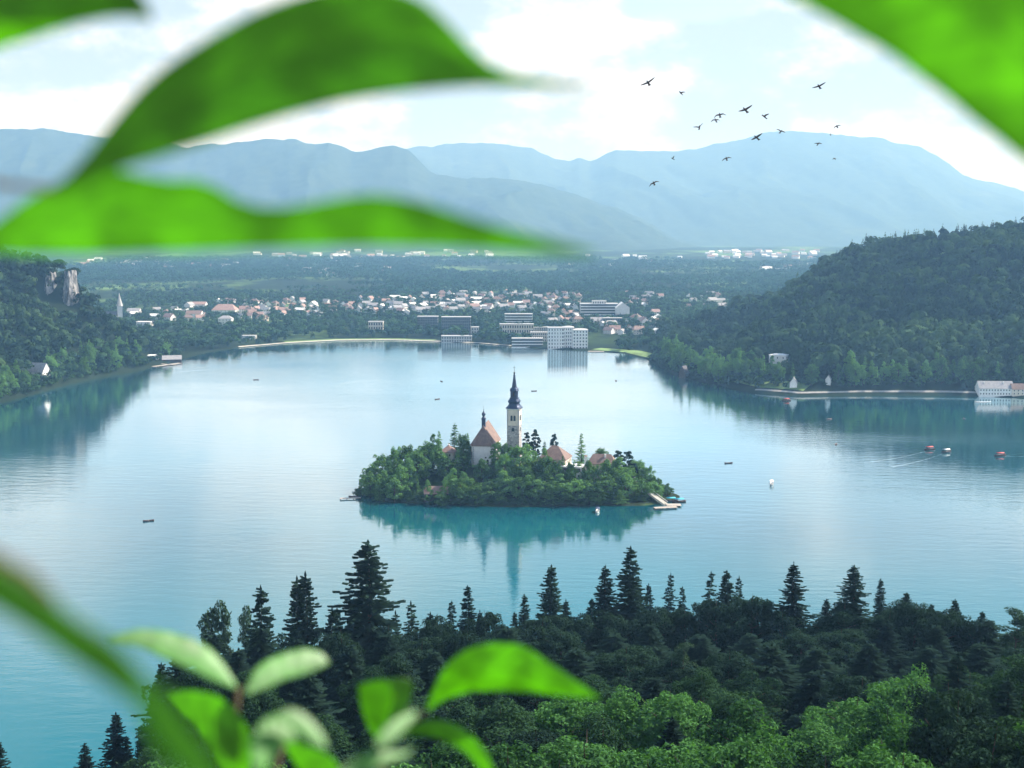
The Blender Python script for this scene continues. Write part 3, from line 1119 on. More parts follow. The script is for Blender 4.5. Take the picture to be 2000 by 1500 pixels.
def isl(x, y):
    y = y - isl_mid(x) + IC[1]
    a = np.arctan2((y - IC[1]) / 50.0, (x - IC[0]) / 95.0)
    r = np.hypot((x - IC[0]) / 95.0, (y - IC[1]) / 50.0)
    r = r / (1 + 0.04 * np.sin(3 * a + 1) + 0.03 * np.sin(7 * a))
    return np.where(r < 1, 16.5 * sstep(0.98, 0.22, r) + 0.6 * (1 - r) + 0.5, 0.5 - (r - 1) * 25)


aa = np.linspace(0, 2 * math.pi, 121)
rr = np.linspace(0.02, 1.12, 40)
X = IC[0] + np.outer(rr, np.cos(aa)) * 95
Y = isl_mid(X) + np.outer(rr, np.sin(aa)) * 50
Z = isl(X, Y) + (fbm(X / 6, Y / 6, 3, 4) - 0.5) * 1.0 * (np.outer(rr, np.ones_like(aa)) < 0.98)
tag(grid_mesh('island_ground', np.stack((X, Y, Z), -1), M['island_soil']), 'steep green mound of the little island', kind='structure')

# --- windows shared by the island buildings


def arch_window(name, wd, ht, mat, th=0.12, n=8):
    pts = [(-wd / 2, 0), (wd / 2, 0), (wd / 2, ht - wd / 2)]
    pts += [(wd / 2 * math.cos(math.pi * k / n), ht - wd / 2 + wd / 2 * math.sin(math.pi * k / n)) for k in range(1, n)]
    pts += [(-wd / 2, ht - wd / 2)]
    m = len(pts)
    b = MB()
    b.add([(x, -th, z) for x, z in pts] + [(x, 0.05, z) for x, z in pts],
          [tuple(range(m))] + [tuple(range(m, 2 * m))[::-1]] + [(i, m + i, m + (i + 1) % m, (i + 1) % m) for i in range(m)])
    return b


def rect_window(wd, ht, th=0.1):
    return MB().box(-wd / 2, wd / 2, -th, 0.04, 0, ht)


def window(parent, mesh_src, loc, rz, first):
    """each window is its own part; copies share the mesh"""
    if first is None:
        o = mesh_src.build('window', M['glass'], parent)
        o.location = loc
        o.rotation_euler = (0, 0, rz)
        return o
    return copy_part(first, parent, loc, rz)


# bell tower
p = at_y(1004.5, 797, 734)
TX, TY, TZ = p[0], 734.0, 15.0
WT = p[2] - TZ                       # top of the masonry
tw = thing('bell_tower', (TX, TY, TZ), rad(-12), 'tall free standing stone bell tower with dark tiered spire', 'tower')
b = MB()
b.prism([(-5.2, -5.2), (5.2, -5.2), (5.2, 5.2), (-5.2, 5.2)], -3, 5.5, 0.76)
b.prism([(-3.95, -3.95), (3.95, -3.95), (3.95, 3.95), (-3.95, 3.95)], 5.4, WT - 10.6, 0.965)
b.build('wall', M['rubble'], tw)
b = MB()
b.box(-3.86, 3.86, -3.86, 3.86, WT - 10.6, WT - 0.6)
b.build('belfry', M['cream'], tw)
b = MB()
for sx, sy in ((-1, -1), (1, -1), (1, 1), (-1, 1)):
    b.box(min(sx * 3.1, sx * 3.93), max(sx * 3.1, sx * 3.93), min(sy * 3.1, sy * 3.93), max(sy * 3.1, sy * 3.93), WT - 10.55, WT - 0.65)
b.build('corner_stone', M['grey'], tw)
b = MB()
b.lathe([(4.0, -0.6), (4.25, -0.35), (4.55, -0.1), (4.7, 0.12)], 4, (0, 0, WT), math.pi / 4, 0)
for v in range(len(b.v)):
    x, y, z = b.v[v]
    b.v[v] = (x * 1.36, y * 1.36, z)
b.build('cornice', M['white'], tw)
b = MB()
prof = [(5.15, 0.1), (5.05, 0.5), (4.3, 1.15), (3.65, 2.0), (3.25, 2.9), (3.3, 3.3), (3.75, 3.9), (3.85, 4.5), (3.5, 5.2), (2.85, 5.75), (2.65, 6.1), (2.9, 6.2), (2.9, 6.55), (2.35, 6.7),
        (2.35, 10.7), (2.75, 10.9), (2.75, 11.3), (2.45, 11.6), (2.55, 12.1), (2.2, 12.6), (1.75, 12.9), (1.45, 13.6), (0.95, 17.2), (0.55, 20.2), (0.72, 20.4), (0.72, 20.7), (0.4, 20.9), (0.35, 21.5)]
b.lathe(prof, 16, (0, 0, WT), math.pi / 16, 0.62)
sp_ = b.build('spire', M['copper'], tw)
b = MB()
b.lathe([(0.08, 21.4), (0.5, 21.7), (0.62, 22.1), (0.5, 22.5), (0.1, 22.8), (0.09, 26.6), (0.02, 26.7)], 8, (0, 0, WT))
b.lathe([(0.05, 23.6), (0.3, 23.8), (0.05, 24.1)], 8, (0, 0, WT))
b.box(-0.75, 0.75, -0.07, 0.07, WT + 25.4, WT + 25.6)
b.build('finial', M['iron'], sp_)
first = None
AW = arch_window('window', 1.35, 3.4, M['glass'])
for face in range(4):
    rz = face * math.pi / 2
    for sx in (-0.95, 0.95):
        q = Vector((sx, -3.87, WT - 7.6))
        q.rotate(Vector((0, 0, 1)).rotation_difference(Vector((0, 0, 1))))
        loc = (math.cos(rz) * q.x - math.sin(rz) * q.y, math.sin(rz) * q.x + math.cos(rz) * q.y, q.z)
        o = window(tw, AW, loc, rz, first)
        first = first or o
low = None
LW = arch_window('window', 1.9, 2.3, M['glass'])
for face in range(4):
    rz = face * math.pi / 2
    loc = (math.sin(rz) * 3.86, -math.cos(rz) * 3.86, WT - 14.2)
    o = window(tw, LW, loc, rz, low)
    low = low or o
b = MB()
for k in range(2):
    b.box(-0.55, 0.55, -2.44 if k == 0 else 2.3, -2.3 if k == 0 else 2.44, WT + 7.6, WT + 9.9)
b.build('louvre', M['darkwood'], sp_)

# church: polygonal choir towards the viewer, nave behind it
p = at_y(942, 906, 728)
ch = thing('church', (p[0], 728.0, 14.0), rad(-7), 'white church with steep brown hipped roof and small onion turret', 'church')
HW, EZ, RZ = 7.6, p[2] - 14 + 11.2, p[2] - 14 + 11.2 + 12.6
poly = [(-5.9, 0), (5.9, 0), (HW, 3.2), (HW, 27), (-HW, 27), (-HW, 3.2)]
MB().prism(poly, -4, EZ).build('wall', M['white'], ch)
b = MB()
o_ = 0.55
ev = [(-5.9 - .3, -o_), (5.9 + .3, -o_), (HW + o_, 3.1), (HW + o_, 27 + o_), (-HW - o_, 27 + o_), (-HW - o_, 3.1)]
n = len(ev)
vs = [(x, y, EZ - .05) for x, y in ev] + [(x, y, EZ + .25) for x, y in ev] + [(0, 4.6, RZ), (0, 27 + o_, RZ)]
b.add(vs, [tuple(range(n))[::-1]] + [(i, (i + 1) % n, n + (i + 1) % n, n + i) for i in range(n)] +
      [(6, 7, 12), (7, 8, 12), (8, 9, 13, 12), (9, 10, 13), (10, 11, 12, 13), (11, 6, 12)])
b.build('roof', M['tile_brown'], ch)
b = MB()
b.box(-1.15, 1.15, 5.2, 7.5, RZ - 2.6, RZ + 3.6)
b.box(-1.45, 1.45, 4.9, 7.8, RZ + 3.6, RZ + 4.0)
b.lathe([(1.35, 4.0), (1.1, 4.6), (0.7, 5.0), (0.62, 5.5), (1.0, 5.9), (1.3, 6.6), (1.05, 7.4), (0.5, 8.0), (0.22, 8.6), (0.16, 9.4)], 12, (0, 6.35, RZ))
tu = b.build('turret', M['copper'], ch)
b = MB()
b.lathe([(0.05, 9.3), (0.28, 9.6), (0.05, 9.9), (0.05, 12.0)], 8, (0, 6.35, RZ))
b.box(-0.4, 0.4, 6.3, 6.4, RZ + 11.2, RZ + 11.35)
b.build('finial', M['iron'], tu)
b = MB()
for sx in (-1, 1):
    for k in range(int(EZ * 1.4)):
        z = k * 0.72
        wq = 0.75 if k % 2 else 0.45
        b.box(min(sx * 5.92, sx * (5.92 - wq)), max(sx * 5.92, sx * (5.92 - wq)), -0.05, 0.02, z, z + 0.66)
b.build('corner_stone', M['grey'], ch)
r_ = window(ch, MB().lathe([(0.5, -0.08), (0.5, 0.05)], 14), (2.2, 0, EZ - 7.2), 0, None)
r_.rotation_euler = (math.pi / 2, 0, 0)
f1 = window(ch, arch_window('window', 1.3, 3.0, M['glass']), (3.4, 0, EZ - 11.4), 0, None)
s1 = window(ch, arch_window('window', 1.0, 3.6, M['glass']), (-6.85, 1.6, EZ - 7.5), math.atan2(-3.2, 1.7) + 0.0, None)
s1.rotation_euler = (0, 0, -math.atan2(3.2, 1.7))
copy_part(s1, ch, (6.85, 1.6, EZ - 7.5), math.atan2(3.2, 1.7))
for y in (8, 13, 18, 23):
    copy_part(s1, ch, (HW, y, EZ - 7.5), math.pi / 2)
    copy_part(s1, ch, (-HW, y, EZ - 7.5), -math.pi / 2)
b = MB()
b.box(-16, 17, -4.0, -3.2, -7, -0.6)
tag(b.build('retaining_wall', M['rubble']), 'grey stone retaining wall on the slope below the white church', 'wall').matrix_world = ch.matrix_basis.copy()


def house(name, px, py_eave, Y, wd, dp, wall_h, roof_h, rz, wmat, rmat, label, cat='house', hip=None, zg=None, chimneys=(), win=None, group=None, sink=4.0, floors=2):
    """a house whose eaves show at (px, py_eave); windows in rows on the two sides that face the lake"""
    p = at_y(px, py_eave, Y)
    base = p[2] - wall_h
    h = thing(name, (p[0], Y, base), rz, label, cat, group)
    x0, x1, y0, y1 = -wd / 2, wd / 2, -dp / 2, dp / 2
    if hip is None:
        MB().gable_wall(x0, x1, y0, y1, -sink, wall_h, wall_h + roof_h).build('wall', M[wmat], h)
        rf = MB().gable_roof(x0, x1, y0, y1, wall_h, wall_h + roof_h).build('roof', M[rmat], h)
    else:
        MB().box(x0, x1, y0, y1, -sink, wall_h).build('wall', M[wmat], h)
        rf = MB().hip_roof(x0, x1, y0, y1, wall_h, wall_h + roof_h, hip).build('roof', M[rmat], h)
    for cx, cy, ct in chimneys:
        b = MB()
        b.box(cx - .45, cx + .45, cy - .45, cy + .45, wall_h + 0.2, wall_h + ct)
        b.box(cx - .6, cx + .6, cy - .6, cy + .6, wall_h + ct, wall_h + ct + .3)
        b.build('chimney', M['white'], rf)
    if win:
        nx, ny, ww, wh = win
        fw = None
        fh = wall_h / floors
        for fl in range(floors):
            z = fl * fh + (fh - wh) * 0.5
            for k in range(nx):
                o = window(h, rect_window(ww, wh), (x0 + wd * (k + .5) / nx, y0, z), 0, fw)
                fw = fw or o
            for k in range(ny):
                window(h, None, (x1, y0 + dp * (k + .5) / ny, z), math.pi / 2, fw)
    return h


house('provost_house', 1084, 893.5, 716, 17, 15, 7.5, 7.4, rad(-17), 'cream', 'tile_brown', 'large brown hip roofed stone house right of the bell tower', hip=6.6, win=(4, 4, 0.9, 1.4), chimneys=((-3, 2, 6.4),), sink=6)
tr_ = house('terrace_house', 1119, 909, 706, 12, 9, 7.5, 0.35, rad(-14), 'white', 'white', 'pale flat roofed terrace building below the large hip roofed house', hip=0.1, win=(4, 2, 1.1, 1.6), sink=6)
b = MB()
b.box(-5.6, 5.6, -4.62, -4.5, 4.4, 6.6)
b.build('veranda', M['darkwood'], tr_)
house('priory_house', 1176, 904, 720, 17, 10, 7, 5.6, rad(-10), 'cream', 'tile_brown', 'long brown roofed house with white chimney among the right hand trees', hip=3.0, win=(4, 2, 0.9, 1.3), chimneys=((2, -1.5, 5.6),), sink=6)
ck = thing('chimney_stack', (*at_y(1144, 910, 708)[:2], at_y(1144, 912, 708)[2]), 0, 'tall white rendered chimney stack beside the brown roofed priory', 'chimney')
MB().box(-.75, .75, -.75, .75, -4, 6.6).build('shaft', M['white'], ck)
MB().hip_roof(-.75, .75, -.75, .75, 6.6, 7.4, .6, .2, .1).build('cap', M['tile_red'], ck)
house('cottage', 876, 882, 738, 8.5, 8.5, 6, 4.2, rad(-14), 'cream', 'tile_red', 'small cottage with hipped orange roof left of the white church', hip=4.0, win=(2, 2, 0.9, 1.3), chimneys=((0, 0.4, 4.4),), sink=6)
bh = house('boathouse', 852, 961, 695, 14, 7, 2.6, 3.4, rad(6), 'darkwood', 'tile_red', 'low boathouse with long red tiled roof near the island shore', cat='boathouse', win=(3, 1, 1.0, 1.1), floors=1, sink=3)
p = at_y(1238, 944, 712)
rt = thing('garden_turret', (p[0], 712, p[2] - 4), 0, 'small round white turret with dark conical roof at the right island slope', 'turret')
MB().lathe([(2.1, -3), (2.1, 3.8), (2.3, 4.0)], 18).build('wall', M['white'], rt)
MB().lathe([(2.6, 4.0), (2.0, 5.2), (1.0, 6.9), (0.1, 8.2)], 18).build('roof', M['slate'], rt)
window(rt, rect_window(0.8, 1.3), (-0.4, -2.08, 1.4), 0, None)

# island trees
IG = 'trees on the island'
GV = [f'grove{i}' for i in range(4)]
CO = ['ever0', 'ever1']
CL = ['column0', 'column1']


def isl_tree(keys, px, py, wpx, Y, desc):
    p = at_y(px, py, Y)
    if keys[0][:4] not in ('ever', 'colu', 'bush'):
        wpx *= rnd.uniform(0.95, 1.4)
        py += rnd.uniform(-23, 0)
        if rnd.random() < 0.17:
            keys, wpx, py = CO, wpx * 0.62, py - 5
    return plant_px(keys, px, py, wpx, Y, 'island', desc, IG, zg=float(isl(np.array(p[0]), np.array(Y))), hmin=3)


for px, py, wpx, Y in [(728, 912, 36, 730), (748, 888, 40, 738), (768, 880, 42, 742), (800, 870, 44, 742), (836, 860, 42, 745), (846, 872, 40, 735), (905, 862, 34, 735), (922, 868, 26, 750), (972, 862, 34, 722), (988, 868, 26, 724),
                       (1136, 860, 46, 740), (1172, 874, 34, 742), (1015, 884, 52, 712), (1042, 896, 40, 712), (1063, 886, 36, 708), (872, 900, 40, 716), (893, 895, 40, 718), (940, 910, 38, 712),
                       (1085, 908, 32, 704), (1158, 912, 36, 706), (1140, 926, 34, 702), (1185, 900, 52, 704), (1210, 912, 46, 706), (955, 925, 36, 708), (815, 895, 44, 722), (785, 900, 40, 722), (1225, 925, 40, 712), (1262, 926, 30, 726), (1278, 944, 28, 722), (1292, 950, 26, 716), (1304, 958, 22, 712), (1240, 915, 34, 730), (1100, 900, 26, 703), (830, 884, 40, 728), (858, 880, 34, 726), (905, 884, 30, 722), (765, 905, 40, 720), (800, 905, 40, 716), (985, 900, 40, 706), (1030, 912, 40, 702), (1060, 910, 40, 700), (965, 890, 30, 724), (1112, 912, 26, 700), (1150, 908, 30, 702), (1138, 902, 24, 712), (1200, 896, 34, 708)]:
    isl_tree(GV, px, py, wpx, Y, 'broadleaf tree on the upper island')
for px, py, wpx, Y in [(722, 940, 34, 712), (752, 928, 40, 706), (785, 925, 42, 704), (812, 938, 36, 700), (835, 950, 24, 692), (868, 952, 24, 691), (884, 932, 46, 698), (906, 925, 52, 699), (932, 945, 42, 694), (958, 940, 46, 695),
                       (985, 928, 52, 698), (1012, 945, 40, 693), (1040, 938, 46, 694), (1066, 924, 50, 698), (1094, 934, 54, 695), (1124, 948, 50, 692), (1152, 938, 52, 694), (1188, 930, 60, 696), (1222, 942, 48, 697),
                       (1254, 950, 38, 700), (740, 955, 36, 700), (770, 952, 36, 697), (1262, 940, 20, 712), (1290, 945, 24, 712), (975, 958, 40, 690), (1110, 926, 40, 700), (1128, 916, 30, 702), (1275, 952, 30, 708), (1286, 962, 28, 702), (1268, 965, 28, 700), (1240, 962, 36, 697), (1248, 935, 26, 716), (710, 945, 30, 722), (703, 958, 24, 718), (862, 968, 26, 689), (900, 960, 40, 690), (935, 965, 36, 689), (1020, 968, 40, 688.5), (1130, 968, 40, 689), (1105, 962, 40, 689), (1075, 958, 44, 689), (1168, 960, 44, 689), (1210, 962, 44, 690)]:
    isl_tree(GV, px, py, wpx, Y, 'broadleaf tree on the front slope')
for px, py, wpx, Y in [(857, 843, 30, 748), (886, 826, 38, 748), (915, 846, 24, 752), (778, 872, 26, 750), (1062, 862, 20, 752)]:
    isl_tree(CO, px, py, wpx, Y, 'slender dark conifer on the island top')
for px, py, wpx, Y in [(1030, 840, 20, 748), (1047, 834, 22, 748), (1083, 838, 18, 752), (1206, 876, 30, 735), (1228, 876, 32, 732), (1238, 896, 30, 728), (700 + 30, 905, 16, 738)]:
    isl_tree(CL, px, py, wpx, Y, 'dark columnar tree')
# low bushes along the waterline
bx = 700
while bx < 1300:
    Yb = float(np.interp(bx, [700, 760, 850, 1000, 1150, 1250, 1300], [722, 702, 692, 688.5, 690, 697, 708]))
    isl_tree(['bush0', 'bush1'], bx, float(np.interp(bx, [700, 850, 1000, 1180, 1300], [950, 967, 976, 974, 960])) + rnd.uniform(-6, 6), rnd.uniform(24, 36), Yb + rnd.uniform(-1, 1), 'low shrub by the waterline')
    bx += rnd.uniform(13, 20)


# piers
def pier(pa, pb, w_, label, z=0.7):
    a, b_ = Vector((*pa, 0)), Vector((*pb, 0))
    L = (b_ - a).length
    o = thing('pier', a, math.atan2(b_.y - a.y, b_.x - a.x), label, 'pier')
    m = MB()
    k = 0.0
    while k < L:
        m.box(k, min(L, k + 0.42), -w_ / 2, w_ / 2, z, z + 0.12)
        k += 0.46
    m.build('deck', M['wood'], o)
    k = 0.5
    while k < L:
        for s in (-1, 1):
            MB().tube([(k, s * (w_ / 2 - .2), -2), (k, s * (w_ / 2 - .2), z - 0.01)], [.16, .16], 8).build('post', M['darkwood'], o)
        k += 4.0
    return o


def wz(px, py):
    q = at_z(px, py, 0.7)
    return (q[0], q[1])


pier(wz(705, 972), wz(664, 973.5), 3.0, 'pale wooden pier off the left tip of the island')
pier(wz(1278, 992), wz(1322, 990), 4.0, 'narrow wooden landing stage at the right tip of the island')
pier(wz(1302, 986), wz(1330, 986), 6.0, 'broad pale boat landing beside the turquoise canopied boats')
st = thing('stairway', (*wz(1300, 984), 0.7), rad(128), 'pale stone stairway climbing from the boat landing', 'stairs')
b = MB()
for k in range(26):
    b.box(k * 0.62, k * 0.62 + 0.62, -1.6, 1.6, -1.0 + k * 0.22, k * 0.22 + 0.25)
b.build('flight', M['path'], st)
for s in (-1.75, 1.75):
    MB().tube([(0, s, 1.0), (16, s, 6.8)], [.12, .12], 6).build('handrail', M['white'], st)


# ------------------------------------------------------------------ boats
def hull(L, B, D, n=14):
    vs, fs = [], []
    sec = 7
    for i in range(n + 1):
        t = i / n
        wdt = B / 2 * (math.sin(math.pi * min(1, (t * 0.92 + 0.06))) ** 0.6)
        keel = -0.30 + 0.35 * (abs(2 * t - 1) ** 3)
        rail = D * (0.75 + 0.45 * (2 * t - 1) ** 2)
        for j in range(sec):
            u = j / (sec - 1) * 2 - 1
            vs.append(((t - .5) * L, wdt * u, keel + (rail - keel) * abs(u) ** 2.2))
        for j in range(sec):
            u = 1 - j / (sec - 1) * 2
            vs.append(((t - .5) * L, wdt * u * 0.9, keel + 0.08 + (rail - keel - 0.08) * abs(u) ** 2.6))
    m = 2 * sec
    for i in range(n):
        for j in range(m):
            fs.append((i * m + j, (i + 1) * m + j, (i + 1) * m + (j + 1) % m, i * m + (j + 1) % m))
    fs.append(tuple(range(m)))
    fs.append(tuple(range(n * m, n * m + m))[::-1])
    return MB().add(vs, fs)


def canopy(L, B, z, sag=0.5):
    vs, fs = [], []
    n = 10
    for k, zz in ((0, 0.0), (1, 0.06)):
        for i in range(2):
            for j in range(n + 1):
                u = j / n * 2 - 1
                vs.append(((i - .5) * L, u * B / 2, z + sag * (1 - u * u) + zz))
    q = n + 1
    for j in range(n):
        fs += [(j, j + 1, q + j + 1, q + j), (2 * q + j, 3 * q + j, 3 * q + j + 1, 2 * q + j + 1), (j, 2 * q + j, 2 * q + j + 1, j + 1), (q + j, q + j + 1, 3 * q + j + 1, 3 * q + j)]
    return MB().add(vs, fs)


BP = {}


def boat(kind, px, py, rz, label, hullm, clothm=None, L=7.0, group='boats on the lake', rower=False):
    q = at_z(px, py, 0.0)
    key = (kind, hullm, clothm)
    if key in BP:
        o = copy_tree(BP[key])
        o['label'] = label
    else:
        o = thing('rowing_boat' if kind == 'row' else 'canopy_boat', (0, 0, 0), 0, label, 'boat', group)
        hull(L, L * 0.27, 0.75 if kind == 'row' else 0.95).build('hull', M[hullm], o, True)
        for k in range(3):
            x = (-0.28 + 0.26 * k) * L
            MB().box(x - .2, x + .2, -L * 0.11, L * 0.11, 0.32, 0.40).build('bench', M['wood'], o)
        if kind == 'row':
            for s in (-1, 1):
                MB().tube([(0.1, s * L * .12, .72), (-0.5, s * L * .36, .05)], [.045, .05], 5).build('oar', M['wood'], o)
        else:
            canopy(L * 0.62, L * 0.29, 2.0).build('canopy', M[clothm], o, True)
            for x in (-.29, .29):
                for s in (-1, 1):
                    MB().tube([(x * L, s * L * .11, .5), (x * L, s * L * .135, 2.03)], [.05, .05], 5).build('canopy_post', M['iron'], o)
        BP[key] = o
    o.location = (q[0], q[1], 0.0)
    o.rotation_euler = (0, 0, rz)
    o['group'] = group
    return o


boat('canopy', 1507, 946, rad(78), 'white boat with white canopy alone in open water right of the island', 'hull_white', 'white_cloth', 9)
boat('canopy', 1815, 878, rad(196), 'dark boat under a red canopy, beside the white topped boat', 'hull_dark', 'red_cloth', 9)
boat('canopy', 1953, 890, rad(188), 'dark boat under a red canopy with a white bow wave, nearest the right edge', 'hull_dark', 'red_cloth', 9)
boat('canopy', 1848, 883, rad(204), 'dark boat under a white canopy between two red topped boats', 'hull_dark', 'white_cloth', 9)
boat('row', 1423, 905, rad(12), 'small dark rowing boat between the island and the white canopied boat', 'hull_dark', None, 6)
boat('row', 1633, 868, rad(60), 'tiny dark rowing boat left of the red topped boats', 'hull_dark', None, 6)
boat('row', 1620, 819, rad(30), 'tiny dark rowing boat near the wooded right shore', 'hull_dark', None, 6)
boat('row', 1883, 818, rad(80), 'tiny dark rowing boat off the hotel on the right shore', 'hull_dark', None, 6)
boat('row', 290, 1018, rad(200), 'dark rowing boat alone on the pale water left of the island', 'hull_dark', None, 6)
boat('row', 862, 745, rad(120), 'tiny dark rowing boat off the town shore, farther of two', 'hull_dark', None, 6)
boat('row', 854, 780, rad(40), 'tiny dark rowing boat off the town, nearer of two', 'hull_dark', None, 6)
boat('row', 1043, 764, rad(15), 'tiny dark rowing boat just behind the bell tower spire', 'hull_dark', None, 6)
boat('row', 1203, 744, rad(100), 'tiny dark rowing boat below the white lakeside hotel', 'hull_dark', None, 6)
boat('canopy', 1536, 783, rad(5), 'small boat with red canopy close to the right shore lawn', 'hull_dark', 'red_cloth', 9)
boat('row', 500, 742, rad(10), 'tiny rowing boat off the left shore boathouse', 'hull_dark', None, 6)
boat('canopy', 1167, 1000, rad(82), 'white motor boat with navy canopy moored at the island front', 'hull_white', 'blue_cloth', 9)
boat('canopy', 1310, 979, rad(10), 'dark boat with turquoise canopy moored behind the boat landing', 'hull_dark', 'teal_cloth', 9)
boat('canopy', 1326, 981, rad(14), 'dark boat with turquoise canopy at the outer end of the boat landing', 'hull_dark', 'teal_cloth', 9)
boat('row', 690, 971, rad(170), 'dark rowing boat tied to the left island pier', 'hull_dark', None, 6)
o = boat('row', 1920, 786, rad(4), 'long white racing boat off the lake hotel', 'hull_white', None, 7)
o.scale = (2.2, 1.4, 1)


def wake(px0, py0, px1, py1, label, wd=0.9, h=0.03):
    a, b_ = at_z(px0, py0, 0), at_z(px1, py1, 0)
    m = MB()
    n = 30
    vs = []
    for i in range(n + 1):
        t = i / n
        c = a + (b_ - a) * t
        nrm = np.array((-(b_ - a)[1], (b_ - a)[0], 0))
        nrm /= np.linalg.norm(nrm)
        ww = wd * (0.5 + 1.6 * t)
        hh = h * (1 - t * 0.8) * (0.8 + 0.2 * math.sin(i * 2.1))
        c = c + nrm * math.sin(t * 3) * 2.5
        for u, k in ((-1, -0.12), (-0.4, 0.6), (0, 1), (0.4, 0.6), (1, -0.12)):
            vs.append(c + nrm * ww * u + np.array((0, 0, hh * k)))
    fs = [(i * 5 + j, i * 5 + j + 1, i * 5 + 6 + j, i * 5 + 5 + j) for i in range(n) for j in range(4)]
    return tag(m.add(vs, fs).build('wake', M['water'], None, True), label, kind='stuff')


wake(1809, 881, 1700, 902, 'wake of a boat')
wake(1841, 886, 1740, 912, 'wake of a boat')
wake(1963, 890, 2040, 884, 'wake of a boat')
wake(1963, 892, 2040, 893, 'wake of a boat')
wake(830, 690, 960, 700, 'wake of a boat', 2.0)
wake(300, 732, 400, 722, 'wake of a boat', 2.2)

# ------------------------------------------------------------------ the town
BR = []                             # facades that must stay in view: px0, px1, py0, py1, distance
TG = 'buildings of the lakeside town'


def big(name, px0, px1, py0, py1, Y, dp, wmat, label, floors, bays, rz=0.0, roof='grey', cat='hotel', band=False, wmat2='glass', sink=4, rh=0.9):
    """a flat roofed block seen at px0..px1, py0..py1: wall, roof, and either windows or balcony bands"""
    if sink:
        Y = hit((px0 + px1) / 2, py1, 1100)[1] + 1
    a, c = at_y(px0, py0, Y), at_y(px1, py1, Y)
    wd, ht = c[0] - a[0], a[2] - c[2]
    o = thing(name, ((a[0] + c[0]) / 2, Y, c[2]), rz, label, cat)
    MB().box(-wd / 2, wd / 2, 0, dp, -sink, ht).build('wall', M[wmat], o)
    MB().box(-wd / 2 - .5, wd / 2 + .5, -.5, dp + .5, ht, ht + rh).build('roof', M[roof], o)
    fh = ht / floors
    if band:
        for k in range(floors):
            MB().box(-wd / 2 + .6, wd / 2 - .6, -.12, 0.02, fh * (k + .38), fh * (k + .86)).build('window_band', M[wmat2], o)
            MB().box(-wd / 2 - .4, wd / 2 + .4, -1.2, -.13, fh * k + .1, fh * (k + .32)).build('balcony', M['white'], o)
    else:
        fw = None
        for k in range(floors):
            for i in range(bays):
                q = window(o, rect_window(wd / bays * .5, fh * .55), (-wd / 2 + wd * (i + .5) / bays, 0, fh * (k + .25)), 0, fw)
                fw = fw or q
            for i in range(max(1, int(dp / 6))):
                window(o, None, (wd / 2, dp * (i + .5) / max(1, int(dp / 6)), fh * (k + .25)), math.pi / 2, fw)
    BR.append((px0, px1, py0, py1 - (16 if wmat == 'darkwall' and not band else 0), Y))
    return o


# white lakeside hotel: three staggered wings
hw = big('lakeside_hotel', 1070, 1102, 641, 682, 1690, 18, 'white', 'white many storeyed lakeside hotel with stepped wings at the water', 6, 6)
for px0, px1, py0, py1, dy, nm in ((1100, 1121, 640, 682, 4, 'wing'), (1119, 1148, 645, 684, -6, 'wing')):
    a, c = at_y(px0, py0, hw.location.y + dy), at_y(px1, py1, hw.location.y + dy)
    wg = MB().box(a[0] - hw.location.x, c[0] - hw.location.x, dy, dy + 20, -4, a[2] - hw.location.z).build(nm, M['white'], hw)
    x0, x1, zt = a[0] - hw.location.x, c[0] - hw.location.x, a[2] - hw.location.z
    MB().hip_roof(x0, x1, dy, dy + 20, zt + .01, zt + 2.2, 6, .5, .3).build('roof', M['grey'], hw)
    fw = None
    for fl in range(6):
        for k in range(5):
            q = window(hw, rect_window((x1 - x0) / 5 * .45, zt / 6 * .5), (x0 + (x1 - x0) * (k + .5) / 5, dy, zt * (fl + .28) / 6), 0, fw)
            fw = fw or q
        if px1 > 1140:
            for k in range(4):
                window(hw, None, (x1, dy + 20 * (k + .5) / 4, zt * (fl + .28) / 6), math.pi / 2, fw)
for k in range(5):
    MB().box(-11.8 + k * 4.2, -10.6 + k * 4.2, -.5, -.01, 0, 29).build('pilaster', M['white'], hw)
BR.append((1066, 1150, 640, 684, hw.location.y))
big('hotel_annex', 1036, 1071, 650, 668, 1715, 14, 'cream', 'pale oblong annex joined to the left of the white lakeside hotel', 3, 9)
big('terrace_restaurant', 1000, 1060, 662, 679, 1688, 16, 'darkwall', 'low dark terraced restaurant on the water left of the white hotel', 3, 8, band=True, cat='restaurant')
big('dark_hotel', 815, 855, 619, 648, 1960, 18, 'darkwall', 'smaller of the twin dark slab hotels behind the lakeside trees', 6, 12)
big('dark_hotel', 862, 919, 620, 655, 1935, 18, 'darkwall', 'larger of the twin dark slab hotels, with white base block', 6, 14)
big('white_block', 916, 935, 640, 652, 1925, 16, 'white', 'small white block at the right end of the larger dark hotel', 2, 4, cat='building')
big('lido_pavilion', 862, 921, 657, 669, 1830, 14, 'grey', 'long low pale roofed pavilion on the town waterfront', 2, 12, cat='pavilion')
big('villa', 719, 748, 629, 645, 1900, 14, 'cream', 'flat roofed pale villa standing alone among lakeside trees', 2, 6, cat='villa')
bp = big('round_hotel', 1134, 1207, 594, 621, 2120, 30, 'grey', 'long hotel with stacked horizontal white balcony bands', 5, 10, band=True)
big('hotel_penthouse', 1157, 1184, 588, 594, bp.location.y + 8, 12, 'white', 'narrow white penthouse on top of the banded hotel', 1, 6, cat='penthouse', sink=0)
house('congress_hall', 1215, 600, 2140, 34, 24, 8, 9, rad(90), 'white', 'white', 'white hall with tall pointed gable beside the banded hotel', cat='hall')
big('balcony_hotel', 986, 1040, 614, 634, 2010, 18, 'white', 'mid height pale hotel with stacked balconies above the town centre', 4, 10, band=True)
